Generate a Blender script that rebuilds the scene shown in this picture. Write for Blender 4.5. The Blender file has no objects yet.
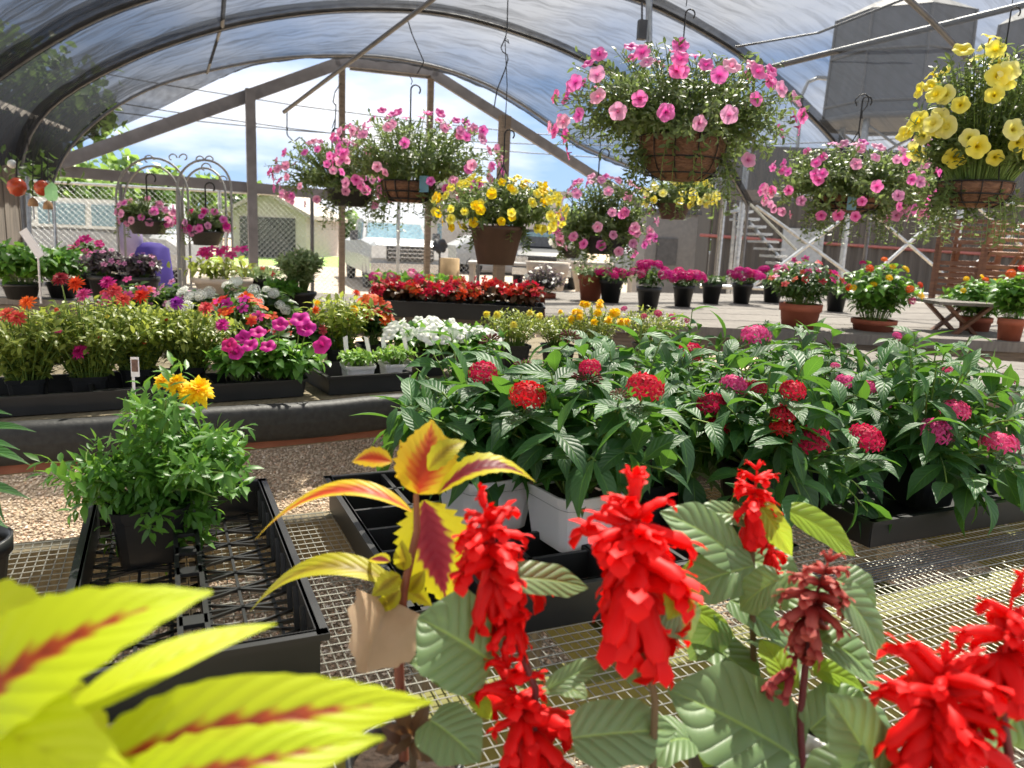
import bpy, math
import numpy as np
C = bpy.context.scene.collection
PI = math.pi
rng = np.random.default_rng(7)
A3 = lambda *v: np.array(v if len(v) > 1 else v[0], float)
UP = A3(0, 0, 1)

# ------------------------------------------------------------------ camera model
F = 770.
EYE = A3(0, 0, 1.45)
_y, _p, _t = math.radians(9.65), math.radians(10.8), math.radians(2.5)
FW = A3(math.sin(_y)*math.cos(_p), math.cos(_y)*math.cos(_p), -math.sin(_p))
_r0 = A3(math.cos(_y), -math.sin(_y), 0)
_u0 = np.cross(_r0, FW)
CR = math.cos(_t)*_r0 + math.sin(_t)*_u0
CU = -math.sin(_t)*_r0 + math.cos(_t)*_u0
def ray(x, y): return FW + (x-512)/F*CR - (y-384)/F*CU
def on_z(x, y, z):
    d = ray(x, y); return EYE + (z-EYE[2])/d[2]*d
def dep(x, y, t): return EYE + t*ray(x, y)
BU = A3(math.cos(math.radians(15)), math.sin(math.radians(15)), 0)     # bench / greenhouse axes
BV = A3(-BU[1], BU[0], 0)
def uv(u, v, z): return BU*u + BV*v + UP*z
def on_v(x, y, v):
    d = ray(x, y); return EYE + (v - EYE@BV)/(d@BV)*d
def depth_of(P): return (P-EYE) @ FW
def pix(P):
    q = P-EYE; t = q @ FW; return 512+F*(q@CR)/t, 384-F*(q@CU)/t
def stand(px, ytop, t, z):
    """foot point on level z below the point seen at (px, ytop) at depth t, and the height"""
    q = dep(px, ytop, t); return A3(q[0], q[1], z), q[2]-z
def nrm(v):
    v = np.asarray(v, float); return v/np.maximum(np.linalg.norm(v, axis=-1, keepdims=True), 1e-9)

# ------------------------------------------------------------------ materials
def lin(h):
    h = h.lstrip('#'); c = [int(h[i:i+2], 16)/255 for i in (0, 2, 4)]
    return tuple(x/12.92 if x <= .04045 else ((x+.055)/1.055)**2.4 for x in c) + (1,)
MATS = {}
class NT:
    def __init__(s, name):
        s.m = bpy.data.materials.new(name); s.m.use_nodes = True
        s.t = s.m.node_tree; s.t.nodes.clear()
        s.out = s.n('ShaderNodeOutputMaterial')
    def n(s, typ, **kw):
        o = s.t.nodes.new(typ)
        for k, v in kw.items():
            if k.startswith('i_'): o.inputs[k[2:].replace('_', ' ')].default_value = v
            else: setattr(o, k, v)
        return o
    def l(s, a, b): s.t.links.new(a, b)
    def math(s, op, a, b=None, c=None):
        o = s.n('ShaderNodeMath', operation=op)
        for i, v in enumerate((a, b, c)):
            if v is None: continue
            if hasattr(v, 'node'): s.l(v, o.inputs[i])
            else: o.inputs[i].default_value = v
        return o.outputs[0]
    def mix(s, f, a, b):
        o = s.n('ShaderNodeMix', data_type='RGBA')
        for k, v in ((0, f), (6, a), (7, b)):
            if hasattr(v, 'node'): s.l(v, o.inputs[k])
            else: o.inputs[k].default_value = v
        return o.outputs[2]
    def noise(s, scale, detail=3., co=None, rough=.5):
        o = s.n('ShaderNodeTexNoise'); o.inputs['Scale'].default_value = scale; o.inputs['Detail'].default_value = detail
        o.inputs['Roughness'].default_value = rough
        s.l(co if co is not None else s.n('ShaderNodeTexCoord').outputs['Object'], o.inputs['Vector'])
        return o.outputs[0]
    def ramp(s, f, *stops):
        o = s.n('ShaderNodeValToRGB'); e = o.color_ramp.elements
        while len(e) < len(stops): e.new(.5)
        for i, (p, c) in enumerate(stops):
            e[i].position = p; e[i].color = c if len(c) == 4 else (*c, 1)
        s.l(f, o.inputs[0]); return o.outputs[0]
    def uvs(s):
        o = s.n('ShaderNodeSeparateXYZ'); u = s.n('ShaderNodeUVMap'); u.uv_map = 'UVMap'
        s.l(u.outputs[0], o.inputs[0]); return o.outputs[0], o.outputs[1]
    def bump(s, h, strength, dist=.01):
        o = s.n('ShaderNodeBump'); o.inputs['Strength'].default_value = strength; o.inputs['Distance'].default_value = dist
        s.l(h, o.inputs['Height']); return o.outputs[0]
def solid(name, c1, c2=None, rough=.6, metal=0., scale=12., bump=0., stretch=None, spec=.5, trans=0.):
    if name in MATS: return MATS[name]
    s = NT(name); b = s.n('ShaderNodeBsdfPrincipled')
    c1 = lin(c1); c2 = lin(c2) if c2 else tuple(min(1, x*1.25) for x in c1[:3])+(1,)
    co = s.n('ShaderNodeTexCoord').outputs['Object']
    if stretch:
        mp = s.n('ShaderNodeMapping'); mp.inputs['Scale'].default_value = stretch; s.l(co, mp.inputs[0]); co = mp.outputs[0]
    f = s.noise(scale, 4, co)
    s.l(s.mix(s.ramp(f, (.3, (0, 0, 0)), (.7, (1, 1, 1))), c1, c2), b.inputs['Base Color'])
    b.inputs['Roughness'].default_value = rough; b.inputs['Metallic'].default_value = metal
    b.inputs['Specular IOR Level'].default_value = spec
    if bump: s.l(s.bump(f, bump), b.inputs['Normal'])
    sh = b.outputs[0]
    if trans:
        tr = s.n('ShaderNodeBsdfTranslucent'); tr.inputs[0].default_value = c2
        mx = s.n('ShaderNodeMixShader'); mx.inputs[0].default_value = trans
        s.l(sh, mx.inputs[1]); s.l(tr.outputs[0], mx.inputs[2]); sh = mx.outputs[0]
    s.l(sh, s.out.inputs[0]); MATS[name] = s.m; return s.m
def leafmat(name, c1, c2, tr='#9fbf30', trans=.4, rough=.42, vein=0., nveins=9., slant=5.):
    if name in MATS: return MATS[name]
    s = NT(name); b = s.n('ShaderNodeBsdfPrincipled')
    r = s.n('ShaderNodeNewGeometry').outputs['Random Per Island']
    col = s.mix(r, lin(c1), lin(c2))
    if vein:
        u, v = s.uvs(); av = s.math('ABSOLUTE', s.math('SUBTRACT', v, .5))
        w = s.math('ABSOLUTE', s.math('SINE', s.math('MULTIPLY', s.math('SUBTRACT', s.math('MULTIPLY', u, nveins), s.math('MULTIPLY', av, slant)), PI)))
        w = s.math('POWER', w, .5)
        mid = s.math('SMOOTH_MIN', s.math('MULTIPLY', av, 14.), 1., .2)
        h = s.math('MULTIPLY', w, mid)
        s.l(s.bump(h, vein, .004), b.inputs['Normal'])
        lt = s.math('SUBTRACT', 1., s.math('MULTIPLY', av, 40.), ); lt = s.n('ShaderNodeClamp').inputs and s.math('MAXIMUM', lt, 0.)
        col = s.mix(s.math('MULTIPLY', lt, .5), col, lin(tr))
    s.l(col, b.inputs['Base Color']); b.inputs['Roughness'].default_value = rough
    t = s.n('ShaderNodeBsdfTranslucent'); s.l(s.mix(.65, col, lin(tr)), t.inputs[0])
    mx = s.n('ShaderNodeMixShader'); mx.inputs[0].default_value = trans
    s.l(b.outputs[0], mx.inputs[1]); s.l(t.outputs[0], mx.inputs[2]); s.l(mx.outputs[0], s.out.inputs[0])
    MATS[name] = s.m; return s.m
def petalmat(name, stops, trans=.4, rough=.55, var=.25, hue=.03):
    """colour runs over uv.x (throat to edge)"""
    if name in MATS: return MATS[name]
    s = NT(name); b = s.n('ShaderNodeBsdfPrincipled'); u, v = s.uvs()
    col = s.ramp(u, *[(p, lin(c)) for p, c in stops])
    oi = s.n('ShaderNodeObjectInfo').outputs['Random']; r = s.n('ShaderNodeNewGeometry').outputs['Random Per Island']
    hs = s.n('ShaderNodeHueSaturation'); s.l(col, hs.inputs['Color'])
    k = s.math('ADD', s.math('MULTIPLY', s.math('ADD', oi, r), var*.8), 1-var*.8); s.l(k, hs.inputs['Value'])
    s.l(s.math('ADD', s.math('MULTIPLY', oi, hue), .5-hue/2), hs.inputs['Hue'])
    s.l(hs.outputs[0], b.inputs['Base Color']); b.inputs['Roughness'].default_value = rough; b.inputs['Specular IOR Level'].default_value = .3
    t = s.n('ShaderNodeBsdfTranslucent'); s.l(hs.outputs[0], t.inputs[0])
    mx = s.n('ShaderNodeMixShader'); mx.inputs[0].default_value = trans
    s.l(b.outputs[0], mx.inputs[1]); s.l(t.outputs[0], mx.inputs[2]); s.l(mx.outputs[0], s.out.inputs[0])
    MATS[name] = s.m; return s.m
def coleusmat(name, centre, mid, margin, w=.5, tr=.45):
    s = NT(name); b = s.n('ShaderNodeBsdfPrincipled'); u, v = s.uvs()
    av = s.math('MULTIPLY', s.math('ABSOLUTE', s.math('SUBTRACT', v, .5)), 2.)
    n = s.noise(60., 3.)
    vn = s.math('ABSOLUTE', s.math('SINE', s.math('MULTIPLY', s.math('SUBTRACT', s.math('MULTIPLY', u, 10.), s.math('MULTIPLY', av, 2.5)), PI)))
    e = s.math('ADD', s.math('ADD', av, s.math('MULTIPLY', s.math('POWER', s.math('ABSOLUTE', s.math('SUBTRACT', u, .42)), 2.), 1.5)), s.math('MULTIPLY', s.math('SUBTRACT', n, .5), .35))
    e = s.math('ADD', e, s.math('MULTIPLY', vn, .12))
    col = s.ramp(e, (max(0., w-.28), lin(centre)), (w, lin(mid)), (min(1., w+.16), lin(margin)))
    s.l(col, b.inputs['Base Color']); b.inputs['Roughness'].default_value = .5
    s.l(s.bump(vn, .2, .002), b.inputs['Normal'])
    t = s.n('ShaderNodeBsdfTranslucent'); s.l(col, t.inputs[0])
    mx = s.n('ShaderNodeMixShader'); mx.inputs[0].default_value = tr
    s.l(b.outputs[0], mx.inputs[1]); s.l(t.outputs[0], mx.inputs[2]); s.l(mx.outputs[0], s.out.inputs[0])
    return s.m

# ------------------------------------------------------------------ mesh builder
class MB:
    def __init__(s): s.V, s.F, s.U, s.n = [], {3: [], 4: []}, [], 0
    def add(s, v, f, u=None):
        v = np.asarray(v, float).reshape(-1, 3); f = np.asarray(f, int)
        s.V.append(v); s.F[f.shape[1]].append(f + s.n)
        s.U.append(np.zeros((len(v), 2)) if u is None else np.asarray(u, float).reshape(-1, 2)); s.n += len(v); return s
    def box(s, c, size, ax=None, taper=1.):
        X, Y_, Z = ax if ax is not None else np.eye(3)
        h = np.asarray(size, float)/2
        v = [np.asarray(c)+X*sx*h[0]*(taper if sz < 0 else 1)+Y_*sy*h[1]*(taper if sz < 0 else 1)+Z*sz*h[2] for sz in (-1, 1) for sy in (-1, 1) for sx in (-1, 1)]
        return s.add(v, [(0, 2, 3, 1), (4, 5, 7, 6), (0, 1, 5, 4), (2, 6, 7, 3), (0, 4, 6, 2), (1, 3, 7, 5)])
    def beam(s, a, b, w, h, up=UP):
        a, b = A3(a), A3(b); d = nrm(b-a); x = nrm(np.cross(d, up)); z = np.cross(x, d)
        return s.box((a+b)/2, (w, np.linalg.norm(b-a), h), (x, d, z))
    def tube(s, pts, r, n=8, caps=True):
        pts = np.asarray(pts, float); m = len(pts); r = np.broadcast_to(r, (m,))
        T = nrm(np.gradient(pts, axis=0)); ref = A3(.3, .2, 1) if abs(nrm(T[0])[2]) < .9 else A3(1, .1, 0)
        x = nrm(ref - (T@ref)[:, None]*T); y = np.cross(T, x)
        a = np.arange(n)*2*PI/n
        v = pts[:, None]+r[:, None, None]*(np.cos(a)[None, :, None]*x[:, None]+np.sin(a)[None, :, None]*y[:, None])
        i, j = np.meshgrid(np.arange(m-1), np.arange(n), indexing='ij'); j2 = (j+1) % n
        f = np.stack([i*n+j, i*n+j2, (i+1)*n+j2, (i+1)*n+j], -1).reshape(-1, 4)
        uu = np.stack(np.broadcast_arrays(np.linspace(0, 1, m)[:, None], np.linspace(0, 1, n)[None]), -1)
        s.add(v, f, uu)
        if caps:
            for k, e in ((0, pts[0]), (m-1, pts[-1])):
                vv = np.vstack([v[k], e]); q = np.arange(n)
                s.add(vv, np.stack([q, (q+1) % n, np.full(n, n)], -1), np.full((n+1, 2), k/(m-1)))
        return s
    def lathe(s, c, prof, n=24, ax=None, squash=None):
        """prof: (r, z) pairs"""
        X, Y_, Z = ax if ax is not None else np.eye(3); prof = np.asarray(prof, float); m = len(prof)
        a = np.arange(n)*2*PI/n
        k = np.ones(n) if squash is None else squash(a)
        v = np.asarray(c)+prof[:, 0, None, None]*(k*np.cos(a))[None, :, None]*X+prof[:, 0, None, None]*(k*np.sin(a))[None, :, None]*Y_+prof[:, 1, None, None]*Z
        i, j = np.meshgrid(np.arange(m-1), np.arange(n), indexing='ij'); j2 = (j+1) % n
        uu = np.stack(np.broadcast_arrays(np.linspace(0, 1, m)[:, None], np.linspace(0, 1, n)[None]), -1)
        return s.add(v, np.stack([i*n+j, i*n+j2, (i+1)*n+j2, (i+1)*n+j], -1).reshape(-1, 4), uu)
    def grid(s, v, u=None):
        v = np.asarray(v, float); m, n = v.shape[:2]
        i, j = np.meshgrid(np.arange(m-1), np.arange(n-1), indexing='ij')
        if u is None: u = np.stack(np.broadcast_arrays(np.linspace(0, 1, m)[:, None], np.linspace(0, 1, n)[None]), -1)
        return s.add(v, np.stack([i*n+j, i*n+j+1, (i+1)*n+j+1, (i+1)*n+j], -1).reshape(-1, 4), u)
    def ball(s, c, r, n=12, m=8):
        th = np.linspace(0, PI, m+1); r = np.broadcast_to(r, (3,))
        a = np.arange(n)*2*PI/n
        v = np.asarray(c)+np.stack([r[0]*np.sin(th)[:, None]*np.cos(a), r[1]*np.sin(th)[:, None]*np.sin(a), np.broadcast_to((r[2]*np.cos(th))[:, None], (m+1, n))], -1)
        i, j = np.meshgrid(np.arange(m), np.arange(n), indexing='ij'); j2 = (j+1) % n
        return s.add(v, np.stack([i*n+j, (i+1)*n+j, (i+1)*n+j2, i*n+j2], -1).reshape(-1, 4))
    def prism(s, pts, ext):
        """closed outline pts (n,3) extruded by the vector ext"""
        pts = np.asarray(pts, float); n = len(pts); q = np.arange(n)
        v = np.vstack([pts, pts+ext]); s.add(v, np.stack([q, (q+1) % n, (q+1) % n+n, q+n], -1))
        c0 = pts.mean(0)
        for k, e in ((0, 0), (1, 1)):
            vv = np.vstack([pts+e*np.asarray(ext), c0+e*np.asarray(ext)])
            s.add(vv, np.stack([q, (q+1) % n, np.full(n, n)], -1))
        return s
    def mesh(s, name, mat, origin=None, smooth=True):
        V = np.vstack(s.V); U = np.vstack(s.U)
        if origin is not None: V = V - origin
        q = np.vstack(s.F[4]) if s.F[4] else np.zeros((0, 4), int); t = np.vstack(s.F[3]) if s.F[3] else np.zeros((0, 3), int)
        me = bpy.data.meshes.new(name); me.vertices.add(len(V)); me.vertices.foreach_set('co', V.astype(np.float32).ravel())
        loops = np.concatenate([q.ravel(), t.ravel()]); me.loops.add(len(loops)); me.loops.foreach_set('vertex_index', loops.astype(np.int32))
        me.polygons.add(len(q)+len(t))
        st = np.concatenate([np.arange(len(q))*4, len(q)*4+np.arange(len(t))*3]); me.polygons.foreach_set('loop_start', st.astype(np.int32))
        me.update(calc_edges=True)
        me.polygons.foreach_set('use_smooth', np.full(len(q)+len(t), bool(smooth)))
        ul = me.uv_layers.new(name='UVMap'); ul.data.foreach_set('uv', U[loops].astype(np.float32).ravel())
        me.materials.append(mat); me.update(); return me
    def obj(s, name, mat, parent=None, smooth=True, origin=None):
        if not s.V: return None
        o0 = origin if origin is not None else (A3(parent['_o']) if parent is not None and '_o' in parent else A3(0, 0, 0))
        o = bpy.data.objects.new(name, s.mesh(name, mat, o0, smooth)); C.objects.link(o)
        if parent is not None: o.parent = parent; o['_o'] = list(o0); o['_abs'] = 1
        else: o.location = o0; o['_o'] = list(o0)
        if parent is not None and origin is not None: o.location = origin - A3(parent['_o'])
        return o
def tag(o, label, cat, group=None, kind=None):
    o['label'] = label; o['category'] = cat
    if group: o['group'] = group
    if kind: o['kind'] = kind
    return o
def thing(name, label, cat, loc, group=None):
    o = bpy.data.objects.new(name, None); C.objects.link(o); o.location = loc; o['_o'] = [float(x) for x in loc]
    o.empty_display_size = .05
    return tag(o, label, cat, group)
def struct(o, label, cat='structure'):
    o['kind'] = 'structure'; o['label'] = label; o['category'] = cat; return o

# ------------------------------------------------------------------ leaves, sprigs, flowers
def prof(kind, n):
    s = np.linspace(0, 1, n)
    d = dict(ovate=np.sin(PI*s**.75)**.9, lance=np.sin(PI*s**.85)**1.3, round=np.sqrt(np.clip(1-(2*s-1)**2, 0, 1)), petal=np.clip(s, 0, 1)**.6*np.sqrt(np.clip(1-s**5, 0, 1)),
             heart=np.clip(1.25*np.sin(PI*np.clip(s*.86+.14, 0, 1)), 0, 1)**.9, strap=np.sin(PI*np.clip(s*.9+.06, 0, 1))**.6)[kind]
    d = np.maximum(d, .04); return d
def leaves(mb, P, T, N, L, W, kind='ovate', ns=5, droop=.6, fold=.25, cols=3):
    P, T, N = (np.asarray(x, float).reshape(-1, 3) for x in (P, T, N)); n = len(P)
    if n == 0: return
    T = nrm(T); N = nrm(N-(N*T).sum(1, keepdims=True)*T)
    L, W, k, fo = (np.broadcast_to(np.asarray(x, float), (n,)) for x in (L, W, droop, fold)); k = np.where(np.abs(k) < 1e-3, 1e-3, k)
    s = np.linspace(0, 1, ns); p = prof(kind, ns); a = k[:, None]*s
    q = lambda x: x[..., None]
    c = P[:, None]+q(L[:, None]*np.sin(a)/k[:, None])*T[:, None]-q(L[:, None]*(1-np.cos(a))/k[:, None])*N[:, None]
    nl = q(np.cos(a))*N[:, None]+q(np.sin(a))*T[:, None]; S = np.cross(T, N)
    w = np.linspace(-1, 1, cols); hw = .5*W[:, None, None]*p[None, :, None]*w[None, None]
    v = c[:, :, None]+q(hw*np.cos(fo)[:, None, None])*S[:, None, None]+q(np.abs(hw)*np.sin(fo)[:, None, None])*nl[:, :, None]
    i, j = np.meshgrid(np.arange(ns-1), np.arange(cols-1), indexing='ij')
    f = np.stack([i*cols+j, i*cols+j+1, (i+1)*cols+j+1, (i+1)*cols+j], -1).reshape(-1, 4)
    f = (f[None]+(np.arange(n)*ns*cols)[:, None, None]).reshape(-1, 4)
    u = np.broadcast_to(np.stack(np.broadcast_arrays(s[:, None], (w/2+.5)[None]), -1), (n, ns, cols, 2))
    mb.add(v.reshape(-1, 3), f, u.reshape(-1, 2))
def bigleaf(mb, base, tip, W, N, arch=.0, fold=.25, kind='ovate', teeth=0, tooth=.06, ns=26, cols=11, twist=0., quilt=.0, curl=0.):
    """one detailed leaf from base to tip; N = face direction, arch = bulge along N"""
    base, tip, N = A3(base), A3(tip), nrm(N); L = np.linalg.norm(tip-base)
    s = np.linspace(0, 1, ns)[:, None]; c = base+(tip-base)*s+N*arch*(4*s*(1-s))*1.0
    T = nrm(np.gradient(c, axis=0)); N0 = nrm(N-(T@N)[:, None]*T); S = np.cross(T, N0)
    tw = twist*s; S, N0 = S*np.cos(tw)+N0*np.sin(tw), N0*np.cos(tw)-S*np.sin(tw)
    p = prof(kind, ns); w = np.linspace(-1, 1, cols)
    tt = np.ones(ns)
    if teeth: tt = 1+tooth*(2*np.abs((np.linspace(0, 1, ns)*teeth) % 1-.5)-.5)*2
    edge = np.abs(w)**3
    hw = .5*W*p[:, None]*w[None]*(1+(tt[:, None]-1)*edge[None])
    up = np.abs(hw)*math.tan(fold)-curl*hw**2/W
    qz = quilt*L*np.abs(np.sin((s*9-np.abs(w)[None]*2.2)*PI))*np.sin(PI*np.abs(w))[None]
    v = c[:, None]+hw[..., None]*S[:, None]+(up+qz)[..., None]*N0[:, None]
    mb.grid(v, np.stack(np.broadcast_arrays(s, (w/2+.5)[None]), -1))
def sprigs(lf, st, O, E, lift, nl, L, W, kind, r, droop=.6, t0=.35, spread=60, up=.6, stem=.0015, ns=5, lvar=.35, fold=.25, cols=3, sgrow=1.):
    """stems from O to E with leaves along the outer part"""
    O, E = np.asarray(O, float).reshape(-1, 3), np.asarray(E, float).reshape(-1, 3); n = len(O); lift = np.asarray(lift, float).reshape(-1, 3)
    M = O+(E-O)*.4+lift
    B = lambda t: (1-t)**2*O[:, None]+2*t*(1-t)*M[:, None]+t*t*E[:, None]
    t = t0+(1-t0)*(np.arange(nl)[None]+r.random((n, nl))*.9)/nl; t = np.minimum(t, 1.)[..., None]
    p = B(t); tan = nrm(2*(1-t)*(M-O)[:, None]+2*t*(E-M)[:, None]).reshape(-1, 3); p = p.reshape(-1, 3)
    x = nrm(np.cross(tan, A3(.31, .17, .93))); y = np.cross(tan, x)
    a = (np.arange(nl)[None]*2.4+r.random((n, 1))*6.28+r.random((n, nl))*.6).reshape(-1, 1)
    rad = np.cos(a)*x+np.sin(a)*y; sp = np.radians(spread+r.normal(0, 12, (len(p), 1)))
    T = nrm(tan*np.cos(sp)+rad*np.sin(sp)); N = nrm(UP*up+tan*(1-up)+r.normal(0, .18, p.shape))
    size = (1-lvar*r.random(len(p)))*np.linspace(1, sgrow, nl)[None].repeat(n, 0).ravel()
    leaves(lf, p, T, N, L*size, W*size, kind, ns, droop*(.5+r.random(len(p))), fold, cols)
    if st is not None:
        tt = np.linspace(0, 1, 5)[None, :, None]; c = B(tt); m = 5
        x = nrm(np.cross(nrm(E-O), A3(.3, .9, .1)))[:, None]; y = np.cross(nrm(E-O), x[:, 0])[:, None]
        ring = [c+stem*(math.cos(q)*x+math.sin(q)*y)*np.linspace(1.2, .7, 5)[None, :, None] for q in (0, 2.1, 4.2)]
        v = np.stack(ring, 2); i, j = np.meshgrid(np.arange(4), np.arange(3), indexing='ij')
        f = np.stack([i*3+j, i*3+(j+1) % 3, (i+1)*3+(j+1) % 3, (i+1)*3+j], -1).reshape(-1, 4)
        st.add(v.reshape(-1, 3), (f[None]+(np.arange(n)*15)[:, None, None]).reshape(-1, 4))
    return p
PROTO = {}
def proto(kind, mat):
    key = (kind, mat.name)
    if key in PROTO: return PROTO[key]
    r = np.random.default_rng(len(PROTO)+50); mb = MB()
    def ring(n, R0, L, W, el, z, kd='petal', droop=.3, fold=.1, ns=4, cols=3, jit=.1):
        a = np.arange(n)*2*PI/n+r.random()*6+r.normal(0, jit, n); e = np.full(n, el)+r.normal(0, jit, n)
        rad = np.stack([np.cos(a), np.sin(a), 0*a], 1)
        T = rad*np.cos(e)[:, None]+UP*np.sin(e)[:, None]; N = UP*np.cos(e)[:, None]-rad*np.sin(e)[:, None]
        leaves(mb, rad*R0+UP*z, T, N, L*(1+r.normal(0, jit*.6, n)), W, kd, ns, droop, fold, cols)
    if kind == 'petunia':      # unit radius, faces +z
        th = np.linspace(0, 2*PI, 31); rr = np.array([.05, .1, .2, .5, .8, 1.]); zz = np.array([-.75, -.4, -.1, .05, .06, -.02])
        lob = 1+.1*np.abs(np.cos(2.5*th))[None]*np.array([0, 0, .2, .5, .9, 1.4])[:, None]-.07
        wz = zz[:, None]+np.array([0, 0, 0, .02, .05, .1])[:, None]*np.sin(5*th+1)[None]
        mb.grid(np.stack([rr[:, None]*lob*np.cos(th), rr[:, None]*lob*np.sin(th), wz], -1), np.stack(np.broadcast_arrays(rr[:, None], (th/6.3)[None]), -1))
    elif kind == 'zinnia':
        for k, (n, L, el, z) in enumerate([(16, .95, .05, 0), (15, .8, .3, .1), (13, .62, .6, .2), (9, .42, .95, .27), (6, .28, 1.25, .3)]): ring(n, .05, L, .3, el, z)
        mb.lathe((0, 0, -.25), [(.05, 0), (.2, .05), (.28, .25), (.1, .35)], 8)
    elif kind == 'marigold':
        for k in range(7): ring(12-k, .05, .85*(1-k*.1), .42, -.15+k*.24, k*.06, droop=.7, fold=-.3, jit=.2)
        mb.lathe((0, 0, -.5), [(.1, 0), (.25, .2), (.2, .5)], 8)
    elif kind == 'five':       # flat five-petalled bloom
        ring(5, .03, 1., .95, .12, 0, jit=.05, ns=5); mb.ball((0, 0, .03), .12, 6, 4)
    elif kind in ('cluster', 'star', 'bud'):
        n = dict(cluster=34, star=30, bud=40)[kind]; i = np.arange(n)+.5
        ph = np.arccos(1-i/n*1.0); th = i*2.39996
        d = np.stack([np.cos(th)*np.sin(ph), np.sin(th)*np.sin(ph), np.cos(ph)*.8], 1)+r.normal(0, .06, (n, 3))
        c = d*np.array([1, 1, .75])*.82
        for q in range(n):
            nn = nrm(d[q]); x = nrm(np.cross(nn, A3(.2, .5, .8))); y = np.cross(nn, x); cc = c[q]
            if kind == 'bud':
                mb.tube([cc*.3, cc*.8, cc*1.05+nn*.03, cc*1.15], [.02, .03, .06, .02], 5); continue
            a = np.arange(5)*2*PI/5+r.random()*6; rad = np.cos(a)[:, None]*x+np.sin(a)[:, None]*y
            if kind == 'star':
                leaves(mb, cc+rad*.02, rad*.97+nn*.15, np.broadcast_to(nn, (5, 3)), .36, .17, 'lance', 4, .5, .15)
                mb.tube([cc*.35, cc*.7, cc], [.018, .02, .035], 4, False)
            else:
                leaves(mb, cc+rad*.02, rad*.95+nn*.3, np.broadcast_to(nn, (5, 3)), .3, .28, 'petal', 3, .6, .1)
    elif kind == 'begonia':    # loose truss of rounded petals
        for q in range(9):
            nn = nrm(A3(r.normal(0, .8), r.normal(0, .8), 1)); x = nrm(np.cross(nn, A3(.2, .5, .8))); y = np.cross(nn, x); cc = A3(r.normal(0, .45), r.normal(0, .45), r.normal(0, .3))
            a = np.arange(4)*PI/2+r.random()*6; rad = np.cos(a)[:, None]*x+np.sin(a)[:, None]*y
            leaves(mb, np.broadcast_to(cc, (4, 3)), rad+nn*.4, np.broadcast_to(nn, (4, 3)), .42, .42, 'petal', 4, .5, .2)
    me = mb.mesh(kind+'_bloom', mat); PROTO[key] = me; return me
def quat(z, spin):
    z = nrm(z); x = nrm(np.cross(A3(.13, .97, .2) if abs(z[1]) < .9 else A3(1, 0, .1), z)); y = np.cross(z, x)
    x, y = x*math.cos(spin)+y*math.sin(spin), y*math.cos(spin)-x*math.sin(spin)
    import mathutils
    return mathutils.Matrix(np.stack([x, y, z], 1).tolist()).to_quaternion()
def bloom(parent, kind, mat, P, nz, size, label=None, name='flower', flat=1.):
    o = bpy.data.objects.new(name, proto(kind, mat)); C.objects.link(o); o.parent = parent
    o.location = A3(P)-A3(parent['_o']); o.rotation_mode = 'QUATERNION'; o.rotation_quaternion = quat(nz, rng.random()*6.28)
    o.scale = (size, size, size*flat)
    if label: o['label'] = label
    return o

# ------------------------------------------------------------------ palette
G = dict(
 petun=leafmat('petunia_leaf', '#425536', '#637548', '#9fb565', .4),
 yell=leafmat('yellow_green_leaf', '#76882c', '#9aa844', '#cfd860', .45),
 zin=leafmat('zinnia_leaf', '#66782c', '#8e9a48', '#c4cf58', .42),
 mari=leafmat('marigold_leaf', '#3a6a24', '#5d8e34', '#9acb4a', .35),
 dark=leafmat('dark_leaf', '#25421f', '#3d5f2e', '#84a848', .35),
 penta=leafmat('pentas_leaf', '#234824', '#3a6a34', '#8cc640', .30, .5, .32, 8., 4.),
 salv=leafmat('salvia_leaf', '#5f7c50', '#7d9868', '#b4d85c', .3, .45, .5, 7., 4.),
 lime=leafmat('lime_leaf', '#7fa326', '#a2c034', '#d8f050', .5, .5, .5, 7., 4.),
 bronze=leafmat('bronze_leaf', '#4a3524', '#654a2e', '#94602e', .3),
 purple=leafmat('purple_leaf', '#3c3440', '#55504a', '#806a78', .3),
 tree=leafmat('tree_leaf', '#3f5f2a', '#6a8a44', '#a8c860', .35),
 treed=leafmat('tree_leaf_dark', '#34502a', '#55743c', '#8caa55', .35),
 shrub=leafmat('shrub_leaf', '#9aa880', '#6c8a50', '#c0cf90', .35),
)
STEM = solid('green_stem', '#5f7d35', '#7c9446', .6)
REDSTEM = solid('red_stem', '#5a1d22', '#74302a', .6)
WOODSTEM = solid('brown_stem', '#5c4a33', '#73603f', .8)
PT = lambda n, *st, **k: petalmat(n, st, **k)
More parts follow.
